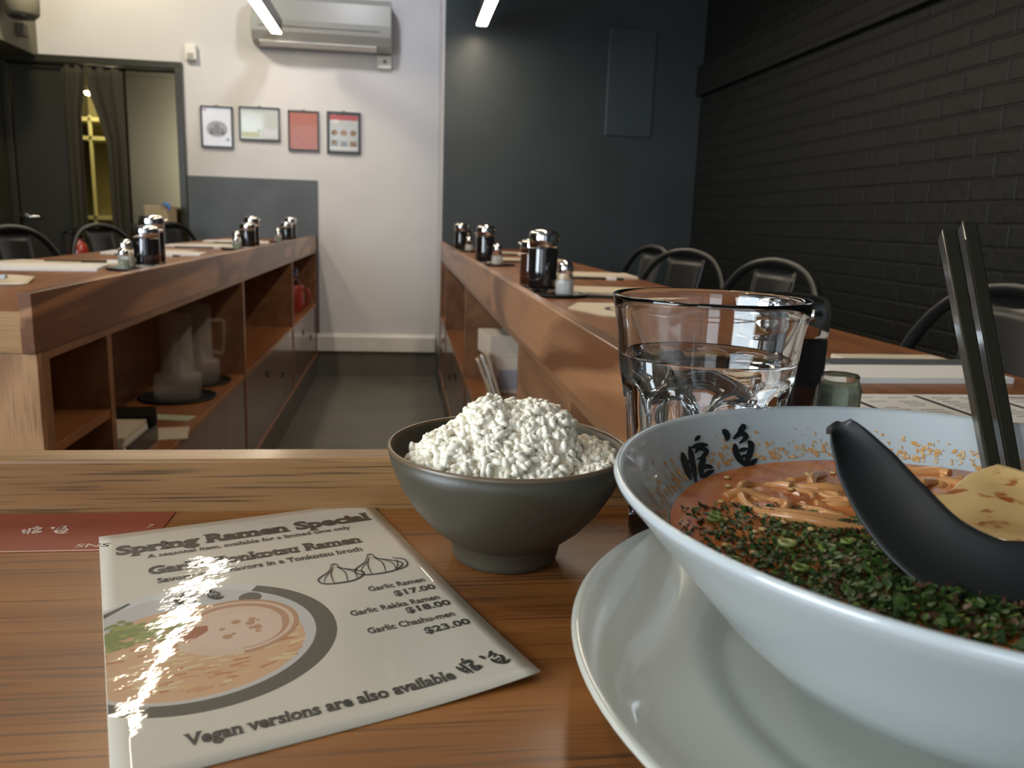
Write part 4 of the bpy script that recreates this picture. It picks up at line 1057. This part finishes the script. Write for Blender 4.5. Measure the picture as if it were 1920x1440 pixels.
def noodle(cx, cy, r, a0, a1, z, rad=.0021, sq=1.0):
    p = [(cx+r*math.cos(a0+(a1-a0)*t/8), cy+sq*r*math.sin(a0+(a1-a0)*t/8), z+.0012*math.sin(t*1.3+cx*90)) for t in range(9)]
    nd.tube(spline(p, 4), rad, 8)
for (cx, cy, r, a0, a1, z) in [(.165,.292,.030,2.6,5.6,.0595),(.170,.287,.036,2.9,5.2,.0605),(.182,.318,.022,3.4,6.0,.0600),(.150,.300,.012,.4,3.4,.0598),(.205,.300,.034,2.2,4.4,.0602),(.195,.290,.040,3.2,4.9,.0590),
                               (.232,.300,.030,1.2,3.3,.0600),(.240,.290,.026,1.4,3.4,.0605),(.222,.315,.022,.2,2.9,.0600),(.215,.290,.030,.6,2.2,.0600),(.135,.285,.014,-.8,2.0,.0602),
                               (.232,.175,.026,.5,2.8,.0625),(.240,.168,.030,.8,2.9,.0635),(.225,.160,.028,.3,2.4,.0625),(.250,.180,.022,1.2,3.9,.0630),(.210,.165,.022,.6,2.9,.0628)]:
    noodle(cx, cy, r, a0, a1, T+z, .0021, .8)
for q in range(26):
    noodle(BX+r9.uniform(-.05,.055), BY+r9.uniform(.035,.072), r9.uniform(.008,.03), r9.uniform(0,6), r9.uniform(7,9), T+r9.uniform(.0575,.0592), .0019, .8)
no = nd.build('ramen_noodles', plain('wheat_noodles',(.56,.255,.085),.25,coat=.4,coatr=.1))
tag(no, 'thin noodles breaking the surface of the orange broth', 'noodles', kind='stuff')
gn = MB(); ra = random.Random(12)
def leaf(x, y, z, s, mi):
    a = ra.uniform(0, 6.3); tx, ty = ra.uniform(-.7,.7), ra.uniform(-.7,.7); n = 7; cu = ra.uniform(-.5,.5)
    pts = []
    for k in range(n):
        t = 2*PI*k/n; rr = s*(.6+.55*ra.random()); px = rr*math.cos(t)*1.3; py = rr*math.sin(t)*.8
        X_ = px*math.cos(a)-py*math.sin(a); Y_ = px*math.sin(a)+py*math.cos(a)
        pts.append((x+X_, y+Y_, z+tx*X_+ty*Y_+cu*rr*math.cos(2*t)*.4))
    gn.add([(x, y, z+.3*s*ra.uniform(-1,1))]+pts, [(0, 1+k, 1+(k+1) % n) for k in range(n)], mi, True)
def ring(x, y, z, r, mi):
    p = [(x+r*math.cos(2*PI*k/10), y+r*math.sin(2*PI*k/10)*.8, z) for k in range(11)]; gn.tube(p, r*.32, 6, mi)
cnt = 0
while cnt < 5200:
    x = ra.gauss(.147, .034); y = ra.gauss(.220, .044)
    if math.hypot(x-BX, y-BY) > .1015 or y > .286-.9*max(0, x-.15) or x > .205: continue
    d = math.exp(-((x-.152)/.034)**2-((y-.200)/.034)**2)
    z = T+.0602+.0045*d*ra.random()+.0008*ra.random()
    leaf(x, y, z, ra.uniform(.0006,.0019)*(.75+.25*d), ra.choice((0,0,0,0,0,1,1,5,5,2 if ra.random() < .35 else 0))); cnt += 1
for q in range(14):
    x = ra.gauss(.138, .028); y = ra.gauss(.235, .028)
    if math.hypot(x-BX, y-BY) < .097 and y < .272: ring(x, y, T+.0612+ra.random()*.002, ra.uniform(.0018,.0030), ra.choice((2,3)))
for q in range(60):
    x = ra.gauss(.15, .04); y = ra.gauss(.245, .04)
    if math.hypot(x-BX, y-BY) < .098: gn.lathe([(.0012,-.0003),(.0016,.0002),(.0010,.0006),(0,.0007)], 8, (x, y, T+.0606), 4, cap1=False)
gmats = [plain('dark_green_herb',(.025,.056,.010),.35), plain('mid_green_herb',(.05,.10,.017),.35), plain('light_scallion',(.15,.20,.04),.3), plain('pale_scallion',(.30,.31,.10),.3), plain('sesame',(.55,.36,.14),.35), plain('minced_meat',(.060,.026,.010),.4)]
gno = gn.build('chopped_greens', gmats)
tag(gno, 'chopped green herbs and scallion floating on the near side of the broth', 'herbs', kind='stuff')

# fried tofu piece with chilli flecks
tf_ = MB()
def tofu(u, v):
    x = .070*u; y = .062*v
    e = max(0, 1-min(u,1-u,v,1-v)*14)
    fold = .008*max(0, u-.32)-.004*max(0, .32-u)
    return (.2035+x*.80-y*.30+.0015*math.sin(v*9), .2185+x*.34+y*.80+.0012*math.sin(u*11), T+.0625+.0045*(1-e*e)+fold+.0010*math.sin(u*9.0+1)*math.sin(v*7)+.004*u)
to = tf_.grid(tofu, 34, 34).build('fried_tofu', speckle('chilli_flecked_tofu',(.62,.42,.17),(.36,.10,.02),120,.55,.63,.35,coat=.35,coatr=.12))
s = to.modifiers.new('s','SOLIDIFY'); s.thickness = .010; s.offset = -1
tag(to, 'pale yellow fried tofu piece with chilli flecks behind the black spoon', 'tofu')

# black soup spoon: handle rising from the broth
sp = thing('soup_spoon', 'black melamine soup spoon with its handle rising from the broth', 'spoon', (.185, .20, T+.062))
path = [(.1470,.2535,.1008),(.1500,.2495,.0965),(.1535,.2420,.0885),(.1568,.2290,.0790),(.1615,.2145,.0708),(.1715,.2015,.0655),(.1880,.1925,.0630),(.2050,.1870,.0625)]
wid = [.0022,.0066,.0102,.0122,.0128,.0140,.0180,.0215]
pp = spline(path, 6)
def lerpw(t):
    q = t*(len(wid)-1); i = min(int(q), len(wid)-2); return wid[i]+(wid[i+1]-wid[i])*(q-i)
nP = len(pp); rows_ = []
side = Vector((.80,.22,.56)).normalized()
for i, p in enumerate(pp):
    t = (pp[min(i+1,nP-1)]-pp[max(i-1,0)]).normalized()
    sd = (side-t*side.dot(t)).normalized(); nn_ = sd.cross(t); 
    if nn_.dot(Vector((-.40,-.80,.45))) < 0: nn_ = -nn_
    w = lerpw(i/(nP-1)); row = []
    for k in range(20):
        a = 2*PI*k/20; cx_ = math.cos(a)*w; cz_ = math.sin(a)*min(.0030, w*.5)
        groove = .0048*(abs(cx_)/w)**2 if w > .004 else 0
        row.append(p+Vector((0,0,T))+sd*cx_+nn_*(cz_+groove-min(.002, w*.3)))
    rows_.append(row)
hm = MB(); hm.add([q for row in rows_ for q in row], [(i*20+k, i*20+(k+1)%20, (i+1)*20+(k+1)%20, (i+1)*20+k) for i in range(nP-1) for k in range(20)], 0, True)
hm.f.append(tuple(range(19,-1,-1))); hm.mi.append(0); hm.sm.append(True)
hm.f.append(tuple((nP-1)*20+k for k in range(20))); hm.mi.append(0); hm.sm.append(True)
ho = hm.build('handle', m_lacq, sp)
sb_ = MB()
def sbowl(u, v):
    a = 2*PI*u; r = v
    return (.2225+.036*r*math.cos(a)*1.0, .1860+.026*r*math.sin(a), T+.0500+.0165*r*r)
o = sb_.grid(sbowl, 40, 10, wrap=True).build('spoon_bowl', m_lacq, sp); s = o.modifiers.new('s','SOLIDIFY'); s.thickness = .0025

# chopsticks leaning on the far rim
def chop(a, b, label):
    a = Vector(a); b = Vector(b); d = (b-a).normalized()
    sx_ = d.cross(Vector((.34,1,0))).normalized(); sy2 = d.cross(sx_)
    mb = MB(); vs = []
    for p, w in ((a,.0028),(a+(b-a)*.5,.0034),(b-(b-a)*.012,.0039),(b,.0036)):
        for k, l in ((-1,-1),(1,-1),(1,1),(-1,1)): vs.append(p+sx_*k*w+sy2*l*w)
    fs_ = [(3,2,1,0),(12,13,14,15)]+[(i*4+k, i*4+(k+1)%4, i*4+4+(k+1)%4, i*4+4+k) for i in range(3) for k in range(4)]
    o = mb.add(vs, fs_).build('chopstick', m_stick, bevel=.0009, fix=True)
    return tag(o, label, 'chopstick', 'chopsticks standing in the ramen bowl')
chop((.2445,.2815,T+.0441),(.2985,.420,T+.1665),'left one of two black chopsticks leaning in the ramen bowl')
chop((.2548,.2835,T+.0433),(.3128,.424,T+.1715),'right one of two black chopsticks leaning in the ramen bowl')
